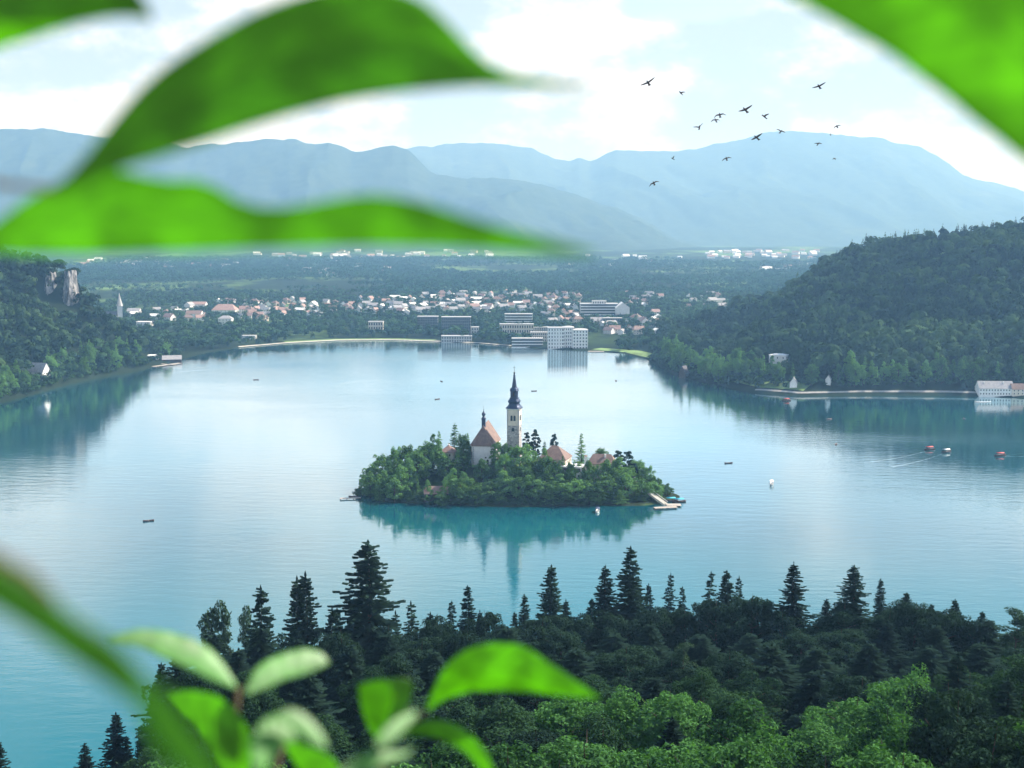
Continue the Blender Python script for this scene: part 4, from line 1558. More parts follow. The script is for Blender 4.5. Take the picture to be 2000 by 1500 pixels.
big('casino', 976, 1042, 634, 652, 1880, 16, 'cream', 'long cream building with curved front above the waterfront road', 2, 14, cat='building')
big('office_block', 1040, 1075, 640, 650, 1850, 14, 'grey', 'low grey block just behind the white lakeside hotel', 2, 8, cat='building')
big('glass_block', 1178, 1215, 622, 634, 2020, 14, 'darkwall', 'low dark block below the banded hotel', 2, 8, cat='building')

# parish church with needle spire
x, y, z = hit(235, 628)
pc = thing('parish_church', (x, y, z), rad(20), 'white parish church with needle thin spire above the left shore', 'church')
k = y / F
MB().box(-4.2, 4.2, -4.2, 4.2, -4, 30 * k).build('tower', M['white'], pc)
MB().lathe([(6.2, 30 * k), (4.6, 30 * k + 5), (1.6, 30 * k + 16), (0.2, 56 * k)], 8, (0, 0, 0), rad(22.5)).build('spire', M['grey'], pc)
MB().gable_wall(-26, -4.3, -6, 6, -4, 10, 18).build('nave', M['white'], pc)
MB().gable_roof(-26, -4.3, -6, 6, 10, 18).build('nave_roof', M['slate'], pc)
BR.append((222, 246, 575, 626, y))

# named houses along the shores
def shore_house(px, base_py, wpx, hpx, Y, **kw):
    Y = hit(px, base_py, 1100)[1] + 1
    a = at_y(px, base_py - hpx, Y)
    m = Y / F
    args = dict(wd=wpx * m, dp=wpx * m * .7, wall_h=hpx * m, roof_h=hpx * m * .7, rz=0.0, wmat='white', rmat='tile_red')
    args.update(kw)
    nm = args.pop('name', 'house')
    lab = args.pop('label')
    BR.append((px - wpx / 2, px + wpx / 2, base_py - hpx * 2, base_py - 3, Y))
    return house(nm, px, base_py - hpx, Y, label=lab, **args)


shore_house(77, 737, 34, 12, 1330, label='grey roofed white house at the foot of the left wooded hill', rmat='tile_grey', roof_h=9, rz=rad(-18), win=(3, 2, 1.1, 1.5))
shore_house(440, 612, 46, 7, 2080, label='long house with pale pink hip roof above the left shore trees', rmat='tile_red', hip=9, roof_h=11, win=(6, 2, 1.2, 1.6))
shore_house(441, 637, 26, 15, 1980, label='white villa with grey hip roof below the pink roofed house', rmat='tile_grey', hip=6, roof_h=5, win=(4, 2, 1.2, 1.8), floors=3)
shore_house(283, 637, 28, 9, 1840, label='flat white two storeyed house right of the needle spire', rmat='white', hip=.2, roof_h=.5, win=(4, 2, 1.2, 1.6))
shore_house(262, 612, 24, 5, 2000, label='white house with low pale roof beyond the needle spire', rmat='tile_grey', roof_h=5, win=(3, 2, 1.1, 1.4))
shore_house(380, 620, 30, 8, 2000, label='brown roofed house among trees above the left shore', rmat='tile_brown', roof_h=5, win=(4, 2, 1.2, 1.6))
shore_house(612, 600, 20, 6, 2360, label='white gabled chalet standing above the left woods', rmat='white', roof_h=6, rz=rad(80), win=(2, 2, 1.2, 1.5))
shore_house(390, 600, 26, 6, 2240, label='cream house with orange roof among the left hand houses', rmat='tile_red', roof_h=5, win=(3, 2, 1.2, 1.5))
shore_house(1521, 722, 33, 29, 1330, label='square white villa with shallow roof on the right wooded shore', name='villa', cat='villa', rmat='white', hip=5, roof_h=1.6, rz=rad(-24), win=(3, 3, 1.1, 1.9), floors=3)
shore_house(1550, 756, 20, 9, 1270, label='small white chalet with steep grey gable by the right shore lawn', rmat='tile_grey', roof_h=5.5, rz=rad(75), win=(2, 2, 1.0, 1.3))
shore_house(1618, 752, 14, 12, 1290, label='narrow pale house half hidden by a tall tree on the right shore', rmat='tile_grey', roof_h=4, rz=rad(70), win=(2, 2, 1.0, 1.3))
shore_house(1942, 771, 66, 14, 1215, label='long white lake hotel with grey roofs at the right edge', name='lake_hotel', cat='hotel', rmat='tile_grey', roof_h=6.5, dp=14, rz=rad(-3), win=(12, 2, 1.1, 1.5), chimneys=((-11, -2, 6), (8, -2, 6)))
shore_house(1986, 771, 24, 12, 1224, label='brown annex joined to the right of the long lake hotel', wmat='cream', rmat='tile_brown', roof_h=5, win=(3, 1, 1.1, 1.4))
shore_house(1336, 737, 20, 9, 1385, label='dark timber lodge at the waterside below the right hill', wmat='darkwood', rmat='slate', roof_h=8, rz=rad(60), win=(2, 2, 1.0, 1.2))
bhs = shore_house(336, 706, 36, 5, 1560, label='long grey roofed rowing boathouse on the left shore', name='boathouse', cat='boathouse', wmat='darkwood', rmat='tile_grey', roof_h=4.5, rz=rad(14), win=(5, 2, 1.0, 1.0), floors=1)
shore_house(292, 697, 34, 3.5, 1600, label='white flat roofed clubhouse behind the rowing boathouse', name='clubhouse', cat='clubhouse', rmat='white', hip=.3, roof_h=.7, rz=rad(10), win=(6, 2, 1.2, 1.2), floors=1)
shore_house(487, 662, 26, 7, 1800, label='low white lido building behind shore trees on the left', name='lido', cat='pavilion', rmat='grey', hip=.3, roof_h=.7, win=(6, 1, 1.2, 1.3))
pier(wz(298, 716), wz(352, 709), 8.0, 'broad pale jetty in front of the rowing boathouse')
pier(wz(310, 710), wz(345, 713), 3.0, 'narrow white jetty beside the rowing boathouse')
pier(wz(1148, 686), wz(1180, 686.5), 9.0, 'white bathing deck on the water right of the white hotel')

# the many smaller houses: two kinds built once, then copied
def house_proto(rmat, wd, dp, wh, rh, hip=None):
    h = thing('town_house', (0, 0, 0), 0, None, 'house', 'small houses of the town')
    x0, x1, y0, y1 = -wd / 2, wd / 2, -dp / 2, dp / 2
    if hip is None:
        MB().gable_wall(x0, x1, y0, y1, -3, wh, wh + rh).build('wall', M['white'], h)
        r = MB().gable_roof(x0, x1, y0, y1, wh, wh + rh, .7, .35).build('roof', M[rmat], h)
    else:
        MB().box(x0, x1, y0, y1, -3, wh).build('wall', M['cream'], h)
        r = MB().hip_roof(x0, x1, y0, y1, wh, wh + rh, hip).build('roof', M[rmat], h)
    MB().box(wd * .2, wd * .2 + .9, -dp * .15, -dp * .15 + .9, wh + rh * .4, wh + rh + .8).build('chimney', M['cream'], r)
    fw = None
    for fl in range(2):
        for k in range(4):
            q = window(h, rect_window(1.2, 1.4), (x0 + wd * (k + .5) / 4, y0, .8 + fl * wh / 2), 0, fw)
            fw = fw or q
    return [h, False]


HP = {'red roofed white house': house_proto('tile_red', 17, 12, 6.5, 5.5), 'grey roofed white house': house_proto('tile_grey', 19, 12, 6.5, 5), 'brown hip roofed cream house': house_proto('tile_brown', 18, 14, 7, 5.5, 6),
      'pale roofed white house': house_proto('white', 22, 13, 6, 3.5)}
hr = random.Random(21)
spots = []
for (xa, xb, ya, yb, n) in [(640, 700, 594, 614, 9), (700, 830, 584, 614, 30), (800, 960, 576, 612, 40), (950, 1130, 572, 608, 48), (1060, 1130, 604, 632, 12), (1160, 1290, 626, 654, 18), (1210, 1300, 575, 604, 9), (370, 520, 590, 628, 22), (480, 640, 592, 618, 20), (250, 370, 604, 628, 8),
                            (560, 640, 588, 600, 5), (1340, 1425, 578, 606, 10), (1255, 1290, 610, 640, 4)]:
    for _ in range(n):
        for _try in range(20):
            px, py = hr.uniform(xa, xb), hr.uniform(ya, yb)
            if all(abs(px - a) > 11 or abs(py - b_) > 4.5 for a, b_ in spots) and not any(r[0] - 6 < px < r[1] + 6 and r[2] - 2 < py < r[3] + 8 for r in BR):
                spots.append((px, py))
                break
for px, py in sorted(spots, key=lambda q: q[1]):
    x, y, z = hit(px, py, 1650, 4200)
    key = hr.choices(list(HP), (3, 3, 2, 1.4))[0]
    P = HP[key]
    o = copy_tree(P[0]) if P[1] else P[0]
    P[1] = True
    o.location = (x, y, z)
    o.rotation_euler = (0, 0, hr.choice((0, 0.4, -0.5, 1.3, 1.7)) + hr.uniform(-.15, .15))
    s = hr.uniform(0.72, 1.1)
    o.scale = (s, s, s)
    auto(o, 'town', key, px, py)
    if hr.random() < 0.55:
        BR.append((px - 3, px + 3, py - 7, py - 4, y))

# villages far out on the plain, each house a few pixels
fm = {}
for key, wm, rm in (('tiny white far house with red roof', 'white', 'tile_red'), ('tiny white far house with pale roof', 'white', 'white'), ('tiny cream far house with grey roof', 'cream', 'tile_grey')):
    b = MB().gable_wall(-9, 9, -6, 6, -4, 6, 10.5)
    nf = len(b.f)
    b.gable_roof(-9, 9, -6, 6, 6, 10.5, .7, .35)
    o = b.build('village_house', [M[wm], M[rm]])
    for i, pl_ in enumerate(o.data.polygons):
        pl_.material_index = 1 if i >= nf else 0
    fm[key] = [o, False]
vsp = []
for (xa, xb, ya, yb, n) in [(160, 470, 507, 526, 48), (480, 700, 492, 512, 26), (650, 960, 492, 508, 34), (1380, 1600, 490, 506, 48), (1490, 1600, 518, 530, 14), (560, 760, 522, 540, 16), (1090, 1330, 500, 520, 10)]:
    for _ in range(n):
        px, py = hr.uniform(xa, xb), hr.uniform(ya, yb)
        x, y, z = hit(px, py, 2600, 9500)
        key = hr.choice(list(fm))
        P = fm[key]
        if P[1]:
            o = P[0].copy()
            COL.objects.link(o)
        else:
            o, P[1] = P[0], True
        o.location = (x, y, z)
        o.rotation_euler = (0, 0, hr.uniform(-.6, .6))
        s = hr.uniform(0.8, 1.7)
        o.scale = (s * 1.2, s, s)
        tag(o, None, 'house', 'houses of the far villages')
        auto(o, 'village', key, px, py)
        vsp.append((px, py))

# ------------------------------------------------------------------ woods that read as one mass
def far_variants(n, kind, seed, cards):
    """unit trees: height 1, centred on the ground"""
    rng = np.random.default_rng(seed)
    out = []
    for _ in range(n):
        if kind == 'spruce':
            t = rng.uniform(0.06, 1.0, cards) ** 1.15
            a = rng.uniform(0, 6.28, cards)
            r = 0.19 * (1 - t) ** 0.85 * rng.uniform(0.5, 1.1, cards) + 0.006
            C = np.stack((np.cos(a) * r, np.sin(a) * r, t), -1)
            N = np.stack((np.cos(a), np.sin(a), np.full(cards, 0.7)), -1)
            V = leaf_cards(C, N, 0.085 * (1.15 - t), 0.05 * (1.15 - t), rng, 0.45)
        else:
            nb = 9
            u = rng.normal(0, 1, (nb, 3))
            u /= np.linalg.norm(u, axis=1, keepdims=True)
            bc = u * np.array((0.23, 0.23, 0.26)) * rng.uniform(0.6, 1.1, (nb, 1)) + np.array((0, 0, 0.60))
            k = rng.integers(0, nb, cards)
            d = rng.normal(0, 1, (cards, 3))
            d /= np.linalg.norm(d, axis=1, keepdims=True)
            d[:, 2] = np.abs(d[:, 2]) * 1.0 - 0.25
            C = bc[k] + d * 0.16
            V = leaf_cards(C, d + u[k] * 0.5 + np.array((0, 0, 0.15)), 0.085, 0.062, rng, 0.25)
        out.append(V)
    return out


def forest(name, x, y, z, h, share, mat, cards, label, seed, wide=1.0):
    rng = np.random.default_rng(seed)
    A = far_variants(5, 'spruce', seed, cards)
    B = far_variants(5, 'leaf', seed + 1, cards)
    sel = rng.uniform(0, 1, len(x)) < share
    Vs = []
    for k in range(len(x)):
        src = (A if sel[k] else B)[rng.integers(0, 5)]
        a = rng.uniform(0, 6.28)
        c, s = math.cos(a), math.sin(a)
        hh = h[k] * (1.12 if sel[k] else 1.0)
        wv = hh * wide * rng.uniform(0.85, 1.2)
        Vs.append(np.stack((x[k] + (src[:, 0] * c - src[:, 1] * s) * wv, y[k] + (src[:, 0] * s + src[:, 1] * c) * wv, z[k] - 0.4 + src[:, 2] * hh), -1).astype(np.float32))
    V = np.concatenate(Vs)
    me = quads_mesh(name, V, len(V) // 4)
    tone = rng.uniform(0, 1, len(x)) ** 1.6 * np.where(sel, 0.35, 1.0)
    me.attributes.new('tone', 'FLOAT', 'FACE').data.foreach_set('value', np.repeat(tone, cards).astype(np.float32))
    return tag(link(name, me, mat), label, kind='stuff')


def scatter(x0, x1, y0, y1, sp, seed):
    rng = np.random.default_rng(seed)
    gx, gy = np.meshgrid(np.arange(x0, x1, sp), np.arange(y0, y1, sp))
    gx = gx.ravel() + rng.uniform(-.45, .45, gx.size) * sp
    gy = gy.ravel() + rng.uniform(-.45, .45, gy.size) * sp
    return gx, gy, rng


def clear_of_buildings(x, y, z, h, wd):
    """drop trees that would hide a facade seen in the photograph"""
    px, pyb = proj(x, y, z)
    _, pyt = proj(x, y, z + h)
    hw_ = wd / 2 * F / y
    ok = np.ones(len(x), bool)
    for a, b_, c, d, Yb in BR:
        over = (px + hw_ * .6 > a) & (px - hw_ * .6 < b_) & (pyt < d - 0.42 * (d - c)) & (pyb > c) & (y < Yb + 6)
        ok &= ~over
    return ok


CUT = []                           # photo areas kept open: px0, px1, py0, py1


def open_ground(x, y, z):
    px, py = proj(x, y, z)
    ok = np.ones(len(x), bool)
    for a, b_, c, d in CUT:
        ok &= ~((px > a) & (px < b_) & (py > c) & (py < d))
    return ok


CUT += [(1826, 1866, 494, 512), (560, 900, 660, 668), (1440, 1600, 758, 775), (1215, 1275, 684, 702)]
tree_list = []
# right-hand hill
gx, gy, rng = scatter(150, 900, 1185, 1900, 10.6, 31)
sd = lake_sd(gx, gy)
gz = hgt(gx, gy)
px, py = proj(gx, gy, gz)
onhill = (gx > 150) & (sd > 3) & (px < 2090) & (gy < 1830) & ((gz > 12) | (px > 1290))
# keep the shore road free
onhill &= ~((px > 1430) & (sd < 17))
gx, gy, gz, sd = gx[onhill], gy[onhill], gz[onhill], sd[onhill]
h = rng.uniform(18, 34, len(gx)) * (0.75 + 0.4 * fbm(gx / 40, gy / 40, 2, 3))
ok = clear_of_buildings(gx, gy, gz, h, h * .6) & open_ground(gx, gy, gz)
gx, gy, gz, h, sd = gx[ok], gy[ok], gz[ok], h[ok], sd[ok]
front = (sd < 34)
idx = np.where(front)[0]
tree_list += [(gx[i], gy[i], gz[i], h[i], 'right') for i in idx]
m = ~front
forest('hillside_forest', gx[m], gy[m], gz[m], h[m], 0.42, M['hill'], 150, 'dense mixed forest covering the steep right hill', 41)
# left-hand hill
gx, gy, rng = scatter(-900, -230, 1130, 1760, 9.6, 33)
sd = lake_sd(gx, gy)
gz = hgt(gx, gy)
px, py = proj(gx, gy, gz)
onhill = (sd > 3) & (px > -90) & (px < 330) & (gy < 1640)
gx, gy, gz, sd = gx[onhill], gy[onhill], gz[onhill], sd[onhill]
h = rng.uniform(14, 27, len(gx)) * (0.75 + 0.4 * fbm(gx / 40, gy / 40, 2, 6))
px, py = proj(gx, gy, gz)
ok = clear_of_buildings(gx, gy, gz, h, h * .6) & open_ground(gx, gy, gz)
for a_, b_, c_, d_, Y_ in CLIFF:
    ok &= ~((px > a_ - 5) & (px < b_ + 5) & (py > c_ + 14) & (py < d_ + 24) & (gy < Y_ + 4))
gx, gy, gz, h, sd = gx[ok], gy[ok], gz[ok], h[ok], sd[ok]
front = (sd < 26)
tree_list += [(gx[i], gy[i], gz[i], h[i], 'left') for i in np.where(front)[0]]
m = ~front
forest('hillside_forest', gx[m], gy[m], gz[m], h[m], 0.30, M['hill'], 120, 'dense mixed forest covering the left hill below the cliff', 43)
# leafy fringe that leans over the water
EXTRA = []
for (x0, x1, y0, y1, sp_, pa, pb, sda, sdb, seed_) in ((-620, -380, 1090, 1620, 5.6, -80, 350, 0.8, 24, 61), (150, 330, 1170, 1600, 5.6, 1270, 1480, 0.8, 22, 62), (250, 620, 1170, 1330, 6.0, 1480, 2080, 11.5, 26, 63)):
    fx, fy, frng = scatter(x0, x1, y0, y1, sp_, seed_)
    fsd = lake_sd(fx, fy)
    fz = hgt(fx, fy)
    fpx, fpy = proj(fx, fy, fz)
    fh = frng.uniform(6, 13, len(fx))
    k_ = (fsd > sda) & (fsd < sdb) & (fpx > pa) & (fpx < pb) & clear_of_buildings(fx, fy, fz, fh, fh * .6) & open_ground(fx, fy, fz)
    k_ &= ~((fpx > 285) & (fpx < 356) & (fsd < 12))
    EXTRA += [(fx[i], fy[i], fz[i], fh[i], 'fringe') for i in np.where(k_)[0]]
# town and lakeside park
gx, gy, rng = scatter(-900, 700, 1640, 2850, 11.5, 35)
sd = lake_sd(gx, gy)
gz = hgt(gx, gy)
px, py = proj(gx, gy, gz)
inb = (sd > 5) & (px > 130) & (px < 1500) & ((gz < 34) | (gy > 2200)) & (fbm(gx / 90, gy / 90, 2, 8) > 0.30)
inb &= ~((px < 330) & (gy < 1640)) & ~((px > 1330) & (gy < 1830))
gx, gy, gz, sd = gx[inb], gy[inb], gz[inb], sd[inb]
h = rng.uniform(10, 21, len(gx)) * np.where(gy > 1950, 0.72, 1.0)
ok = clear_of_buildings(gx, gy, gz, h, h * .6) & open_ground(gx, gy, gz)
gx, gy, gz, h, sd = gx[ok], gy[ok], gz[ok], h[ok], sd[ok]
front = (sd < 34) & (gy < 1900)
tree_list += [(gx[i], gy[i], gz[i], h[i], 'town') for i in np.where(front)[0]]
m = ~front
forest('parkland_trees', gx[m], gy[m], gz[m], h[m], 0.18, M['park'], 85, 'trees between the houses of the lakeside town', 45, 1.15)
# wooded plain beyond the town
gx, gy, rng = scatter(-1700, 1700, 2780, 5300, 19, 37)
gz = hgt(gx, gy)
px, py = proj(gx, gy, gz)
fields = fbm(gx / 500, gy / 260, 3, 12)
inb = (px > 120) & (px < 1640) & (fields > 0.40 + 0.12 * sstep(4000, 5200, gy))
inb &= ~((px > 1240) & (px < 1545) & (py > 529) & (py < 535)) & ~((px > 560) & (px < 860) & (py > 520) & (py < 524))
gx, gy, gz = gx[inb], gy[inb], gz[inb]
h = rng.uniform(15, 24, len(gx)) * (1 + 0.15 * sstep(3000, 5200, gy))
ok = clear_of_buildings(gx, gy, gz, h, h * .6)
gx, gy, gz, h = gx[ok], gy[ok], gz[ok], h[ok]
forest('plain_forest', gx, gy, gz, h, 0.4, M['farwood'], 38, 'blue green forest spread over the plain beyond the town', 47, 1.3)

# the nearest trees along the far shores stand as trees of their own (the largest of them)
tree_list.sort(key=lambda t: t[1] / t[3])
tr = random.Random(3)
GVC = {'right': 'trees on the right shore', 'left': 'trees on the left shore', 'town': 'trees on the town shore'}
rest = tree_list[130:] + EXTRA
for x, y, z, h, zone in tree_list[:130]:
    k = tr.choice(GV + GV + CO)
    o = plant(k, x, y, z, h, h * (0.62 if k in GV else .42), 'tree', GVC[zone], tr)
    px, py = proj(x, y, z + h)
    auto(o, zone, 'round green shore tree' if k in GV else 'pointed green shore conifer', px, py)
if rest:
    R_ = np.array([t[:4] for t in rest])
    forest('shore_woods', R_[:, 0], R_[:, 1], R_[:, 2], R_[:, 3], 0.15, M['park'], 130, 'leafy trees lining the far lake shores', 49, 1.15)

# paths and lawns along the shore
def strip(name, pts, off0, off1, mat, label, lift=0.05):
    P = np.array(pts)
    seg = np.linalg.norm(np.diff(P, axis=0), axis=1)
    L = np.concatenate(([0], np.cumsum(seg)))
    s = np.arange(0, L[-1], 6.0)
    q = np.stack((np.interp(s, L, P[:, 0]), np.interp(s, L, P[:, 1])), -1)
    d = np.gradient(q, axis=0)
    n = np.stack((-d[:, 1], d[:, 0]), -1)
    n /= np.linalg.norm(n, axis=1, keepdims=True)
    rows = []
    for o_ in np.linspace(off0, off1, 5):
        e = q + n * o_ * (0.85 + 0.3 * fbm(s / 60, s * 0 + off1, 2, 4))[:, None]
        rows.append(np.stack((e[:, 0], e[:, 1], hgt(e[:, 0], e[:, 1]) + lift + 0.15), -1))
    return tag(grid_mesh(name, np.stack(rows), mat), label, kind='structure')


strip('shore_path', FAR_SHORE[7:14], 2.5, 6.0, M['path'], 'pale gravel path along the town shore')
strip('lawn', FAR_SHORE[8:12], 6.5, 15, M['lawn'], 'mown lawn behind the town shore path')
strip('shore_road', FAR_SHORE[21:], 5.0, 8.0, M['road'], 'pale shore road below the right hill')
strip('lawn', FAR_SHORE[20:23], 11.5, 34, M['lawn'], 'lawn on the point below the right hill')
strip('lawn', FAR_SHORE[15:18], 5.0, 30, M['lawn'], 'lawn by the water right of the white hotel')
a = hit(1846, 503, 1200, 1900)
vs = []
U, V_ = np.meshgrid(np.linspace(-1, 1, 14), np.linspace(-1, 1, 10))
xx, yy = a[0] + U * 15, a[1] + V_ * 26
tag(grid_mesh('meadow', np.stack((xx, yy, hgt(xx.ravel(), yy.ravel()).reshape(xx.shape) + 0.8), -1), M['lawn']), 'small bright meadow high on the right hill', kind='structure')

# ------------------------------------------------------------------ birds
def bird_mesh(flap, bend, seed):
    """one body: spindle trunk with head and tail, wings lofted from tip to tip"""
    b = MB()
    prof = [(-.30, .012, .10), (-.20, .03, .06), (-.06, .055, .055), (.08, .062, .062), (.17, .048, .045), (.21, .036, .036), (.25, .034, .034), (.285, .018, .016), (.32, .005, .004)]
    n = 10
    vs, fs = [], []
    for x, rz_, ry in prof:
        for i in range(n):
            a = 6.2832 * i / n
            vs.append((x, ry * math.cos(a), rz_ * math.sin(a)))
    for j in range(len(prof) - 1):
        for i in range(n):
            fs.append((j * n + i, j * n + (i + 1) % n, (j + 1) * n + (i + 1) % n, (j + 1) * n + i))
    b.add(vs, fs + [tuple(range(n)), tuple(range((len(prof) - 1) * n, len(prof) * n))[::-1]])
    vs, fs = [], []
    st_ = 17
    for k in range(st_):
        u = (k / (st_ - 1)) * 2 - 1
        au = abs(u)
        span = 0.5 * au
        if au < .45:
            y_ = span * math.cos(flap) * 1.0
            z_ = span * math.sin(flap)
        else:
            y0, z0 = .225 * math.cos(flap), .225 * math.sin(flap)
            y_, z_ = y0 + (span - .225) * math.cos(flap + bend), z0 + (span - .225) * math.sin(flap + bend)
        ch_ = 0.17 * (1 - au ** 2.2) ** .7 + .006
        sweep = .03 - .10 * max(0, au - .4) + .05 * min(au, .4)
        y_ = math.copysign(y_, u)
        for cx, cz in ((ch_ * .45, 0), (0, .016 * (1 - au)), (-ch_ * .55, 0), (0, -.010 * (1 - au) - .002)):
            vs.append((sweep + cx, y_, z_ + cz + .015))
    for k in range(st_ - 1):
        for i in range(4):
            fs.append((k * 4 + i, k * 4 + (i + 1) % 4, k * 4 + 4 + (i + 1) % 4, k * 4 + 4 + i))
    b.add(vs, fs)
    return b


BIRDS = [(1266, 162, 27, .10, .25, 28, 10, 'dark bird with both wings raised, topmost of the flock on its left'), (1330, 182, 17, .55, -.2, -5, 60, 'small dark bird just right of the topmost bird'),
         (1600, 169, 23, .12, .2, 22, 10, 'dark bird gliding alone high at the right of the flock'), (1456, 215, 26, .12, .3, 24, 10, 'large dark bird at the middle top of the flock'),
         (1406, 225, 22, .1, -.7, 12, 15, 'dark bird with drooped wings, upper of a close pair'), (1398, 235, 18, .1, -.8, 4, 10, 'dark bird with drooped wings, lower of a close pair'),
         (1366, 249, 20, .5, .0, 18, 40, 'dark bird with wings in a vee left of the close pair'), (1493, 228, 19, .45, -.1, 14, 50, 'dark bird with wings in a vee right of the large middle bird'),
         (1525, 257, 16, .3, -.2, -22, 40, 'small dark bird banking with one wing down below the flock middle'), (1478, 269, 22, .1, .2, 30, 20, 'dark bird against the mountain summit edge'),
         (1635, 247, 15, .1, -.8, 20, 20, 'small dark bird with bent wings at the right end of the flock'), (1622, 263, 5, .2, .1, 70, 80, 'smallest dot of a bird below the bent winged one'),
         (1598, 281, 14, .2, -.3, -4, 60, 'small dark bird flying level low at the right'), (1314, 310, 10, .9, .1, 40, 70, 'small bird seen end on above the left ridge'),
         (1419, 310, 17, .1, -.6, 18, 15, 'dark bird with drooped wings low in the middle'), (1630, 310, 9, .1, -.5, 10, 40, 'tiny faint bird low at the right of the flock'),
         (1277, 358, 19, .1, -.6, 26, 15, 'lowest dark bird of the flock, alone before the ridge')]
for i, (px, py, spn, fl, bd, roll, yaw, lab) in enumerate(BIRDS):
    Y = 1.05 * F / spn
    q = at_y(px, py, Y)
    o = bird_mesh(fl, bd, i).build('bird', M['bird'], None, True)
    o.location = q
    o.scale = (1.3, 1.3, 1.3)
    # heading mostly towards or away from the viewer so that the wings spread across the view
    o.rotation_euler = (rad(0), rad(12), rad(90 + yaw * (1 if i % 2 else -1) * .7))
    from mathutils import Euler, Matrix
    hd = rad(90 + (yaw * .7 if i % 2 else -yaw * .7))
    R0 = Matrix.Rotation(hd, 4, 'Z') @ Matrix.Rotation(rad(-roll), 4, 'X') @ Matrix.Rotation(rad(-40), 4, 'Y')
    o.rotation_euler = R0.to_euler()
    tag(o, lab, 'bird', 'birds flying over the lake')


# ------------------------------------------------------------------ leaves close to the viewer
def resample(pts, n):
    P = np.array(pts, float)
    # Catmull-Rom through the points, then even spacing
    Q = np.vstack((2 * P[0] - P[1], P, 2 * P[-1] - P[-2]))
    out = []
    for k in range(1, len(Q) - 2):
        for t in np.linspace(0, 1, 12, endpoint=False):
            a, b_, c, d = Q[k - 1], Q[k], Q[k + 1], Q[k + 2]
            out.append(0.5 * (2 * b_ + (c - a) * t + (2 * a - 5 * b_ + 4 * c - d) * t * t + (3 * b_ - a - 3 * c + d) * t ** 3))
    out.append(P[-1])
    out = np.array(out)
    L = np.concatenate(([0], np.cumsum(np.linalg.norm(np.diff(out, axis=0), axis=1))))
    s = np.linspace(0, L[-1], n)
    return np.stack((np.interp(s, L, out[:, 0]), np.interp(s, L, out[:, 1])), -1)


def leaf(parent, top, bot, dist, nrm, mat='leaf', cup=0.10, bend=0.0, fold=0.0, thick=0.0005):
    """a leaf blade: it lies in its own tilted plane at its own distance, cupped along the midrib"""
    n, m = 30, 13
    T, B = resample(top, n), resample(bot, n)
    nv = Vector(nrm).normalized()
    c = (T + B).mean(0) / 2
    c = (T.mean(0) + B.mean(0)) / 2
    d0 = Vector(ray(*c))
    P0 = Vector((0, 0, CAMZ)) + d0 * dist
    den0 = nv.dot(d0)
    V = []
    for i in range(n):
        for j in range(m):
            v = j / (m - 1)
            px_, py_ = T[i] * (1 - v) + B[i] * v
            d = Vector(ray(px_, py_))
            den = nv.dot(d)
            t = nv.dot(P0 - Vector((0, 0, CAMZ))) / den
            t = min(max(t, dist * .72), dist * 1.35)
            p_ = Vector((0, 0, CAMZ)) + d * t
            wl = np.linalg.norm(T[i] - B[i]) / F * dist
            u = i / (n - 1)
            off = cup * wl * (1 - (2 * v - 1) ** 2) - fold * wl * (1 - abs(2 * v - 1)) + bend * (2 * u - 1) ** 2
            off += 0.012 * wl * math.sin(u * 38) * abs(2 * v - 1)
            V.append(p_ + nv * off)
    me = bpy.data.meshes.new('leaf')
    fs = [(i * m + j, i * m + j + 1, i * m + m + j + 1, i * m + m + j) for i in range(n - 1) for j in range(m - 1)]
    loc = V[0].copy()
    me.from_pydata([v - loc for v in V], [], fs)
    me.update()
    uvl = me.uv_layers.new(name='UVMap')
    for lp in me.loops:
        k = lp.vertex_index
        uvl.data[lp.index].uv = (k // m / (n - 1), k % m / (m - 1))
    o = link('leaf', me, M[mat], None, True)
    so_ = o.modifiers.new('thickness', 'SOLIDIFY')
    so_.thickness = thick
    par = parent
    o.parent = par
    o.location = loc - Vector(par.location)
    return o


def twig(parent, pts, r0, r1):
    """pts: (px, py, distance)"""
    P = [Vector((0, 0, CAMZ)) + Vector(ray(a, b_)) * d - Vector(parent.location) for a, b_, d in pts]
    n = len(P)
    return MB().tube(P, [r0 + (r1 - r0) * k / (n - 1) for k in range(n)], 8).build('twig', M['twig'], parent, True)


BRIGHT = (-.32, -.85, -.32)
BACKLIT = (-.14, -.85, -.22)
SHADE = (0.20, -.85, -.05)
GLOSS = (.58, -.66, .78)
p0 = Vector((0, 0, CAMZ)) + Vector(ray(-150, 300)) * .55
t1 = thing('leafy_branch', p0, 0, 'blurred green branch with long leaves hanging across the upper left view', 'branch')
twig(t1, [(-900, -200, .62), (-400, 60, .58), (-150, 300, .55), (-60, 470, .52), (-55, 492, .52)], .005, .002)
twig(t1, [(-150, 300, .55), (0, 360, .54), (110, 371, .52)], .002, .0012)
twig(t1, [(-400, 60, .58), (-200, 40, .56), (-85, 35, .54)], .0025, .0012)
leaf(t1, [(100, 372), (160, 312), (215, 240), (280, 165), (345, 112), (425, 62), (520, 12), (630, -22), (740, -28), (820, -4), (880, 48), (940, 112), (990, 140), (1060, 154), (1130, 162), (1170, 168)],
     [(100, 378), (190, 346), (290, 314), (390, 283), (490, 250), (590, 220), (690, 196), (790, 181), (870, 173), (940, 169), (990, 170), (1060, 173), (1130, 174), (1170, 172)], .50, SHADE, cup=.06, fold=.10)
leaf(t1, [(-70, 485), (0, 428), (60, 385), (130, 350), (200, 332), (260, 338), (320, 352), (380, 350), (430, 368), (470, 395), (520, 406), (580, 402), (640, 391), (700, 381), (760, 382), (820, 393), (900, 420), (980, 444), (1060, 464), (1120, 480), (1165, 492)],
     [(-70, 492), (100, 498), (300, 494), (500, 487), (700, 482), (850, 484), (950, 489), (1060, 496), (1120, 499), (1165, 497)], .52, BACKLIT, cup=.08)
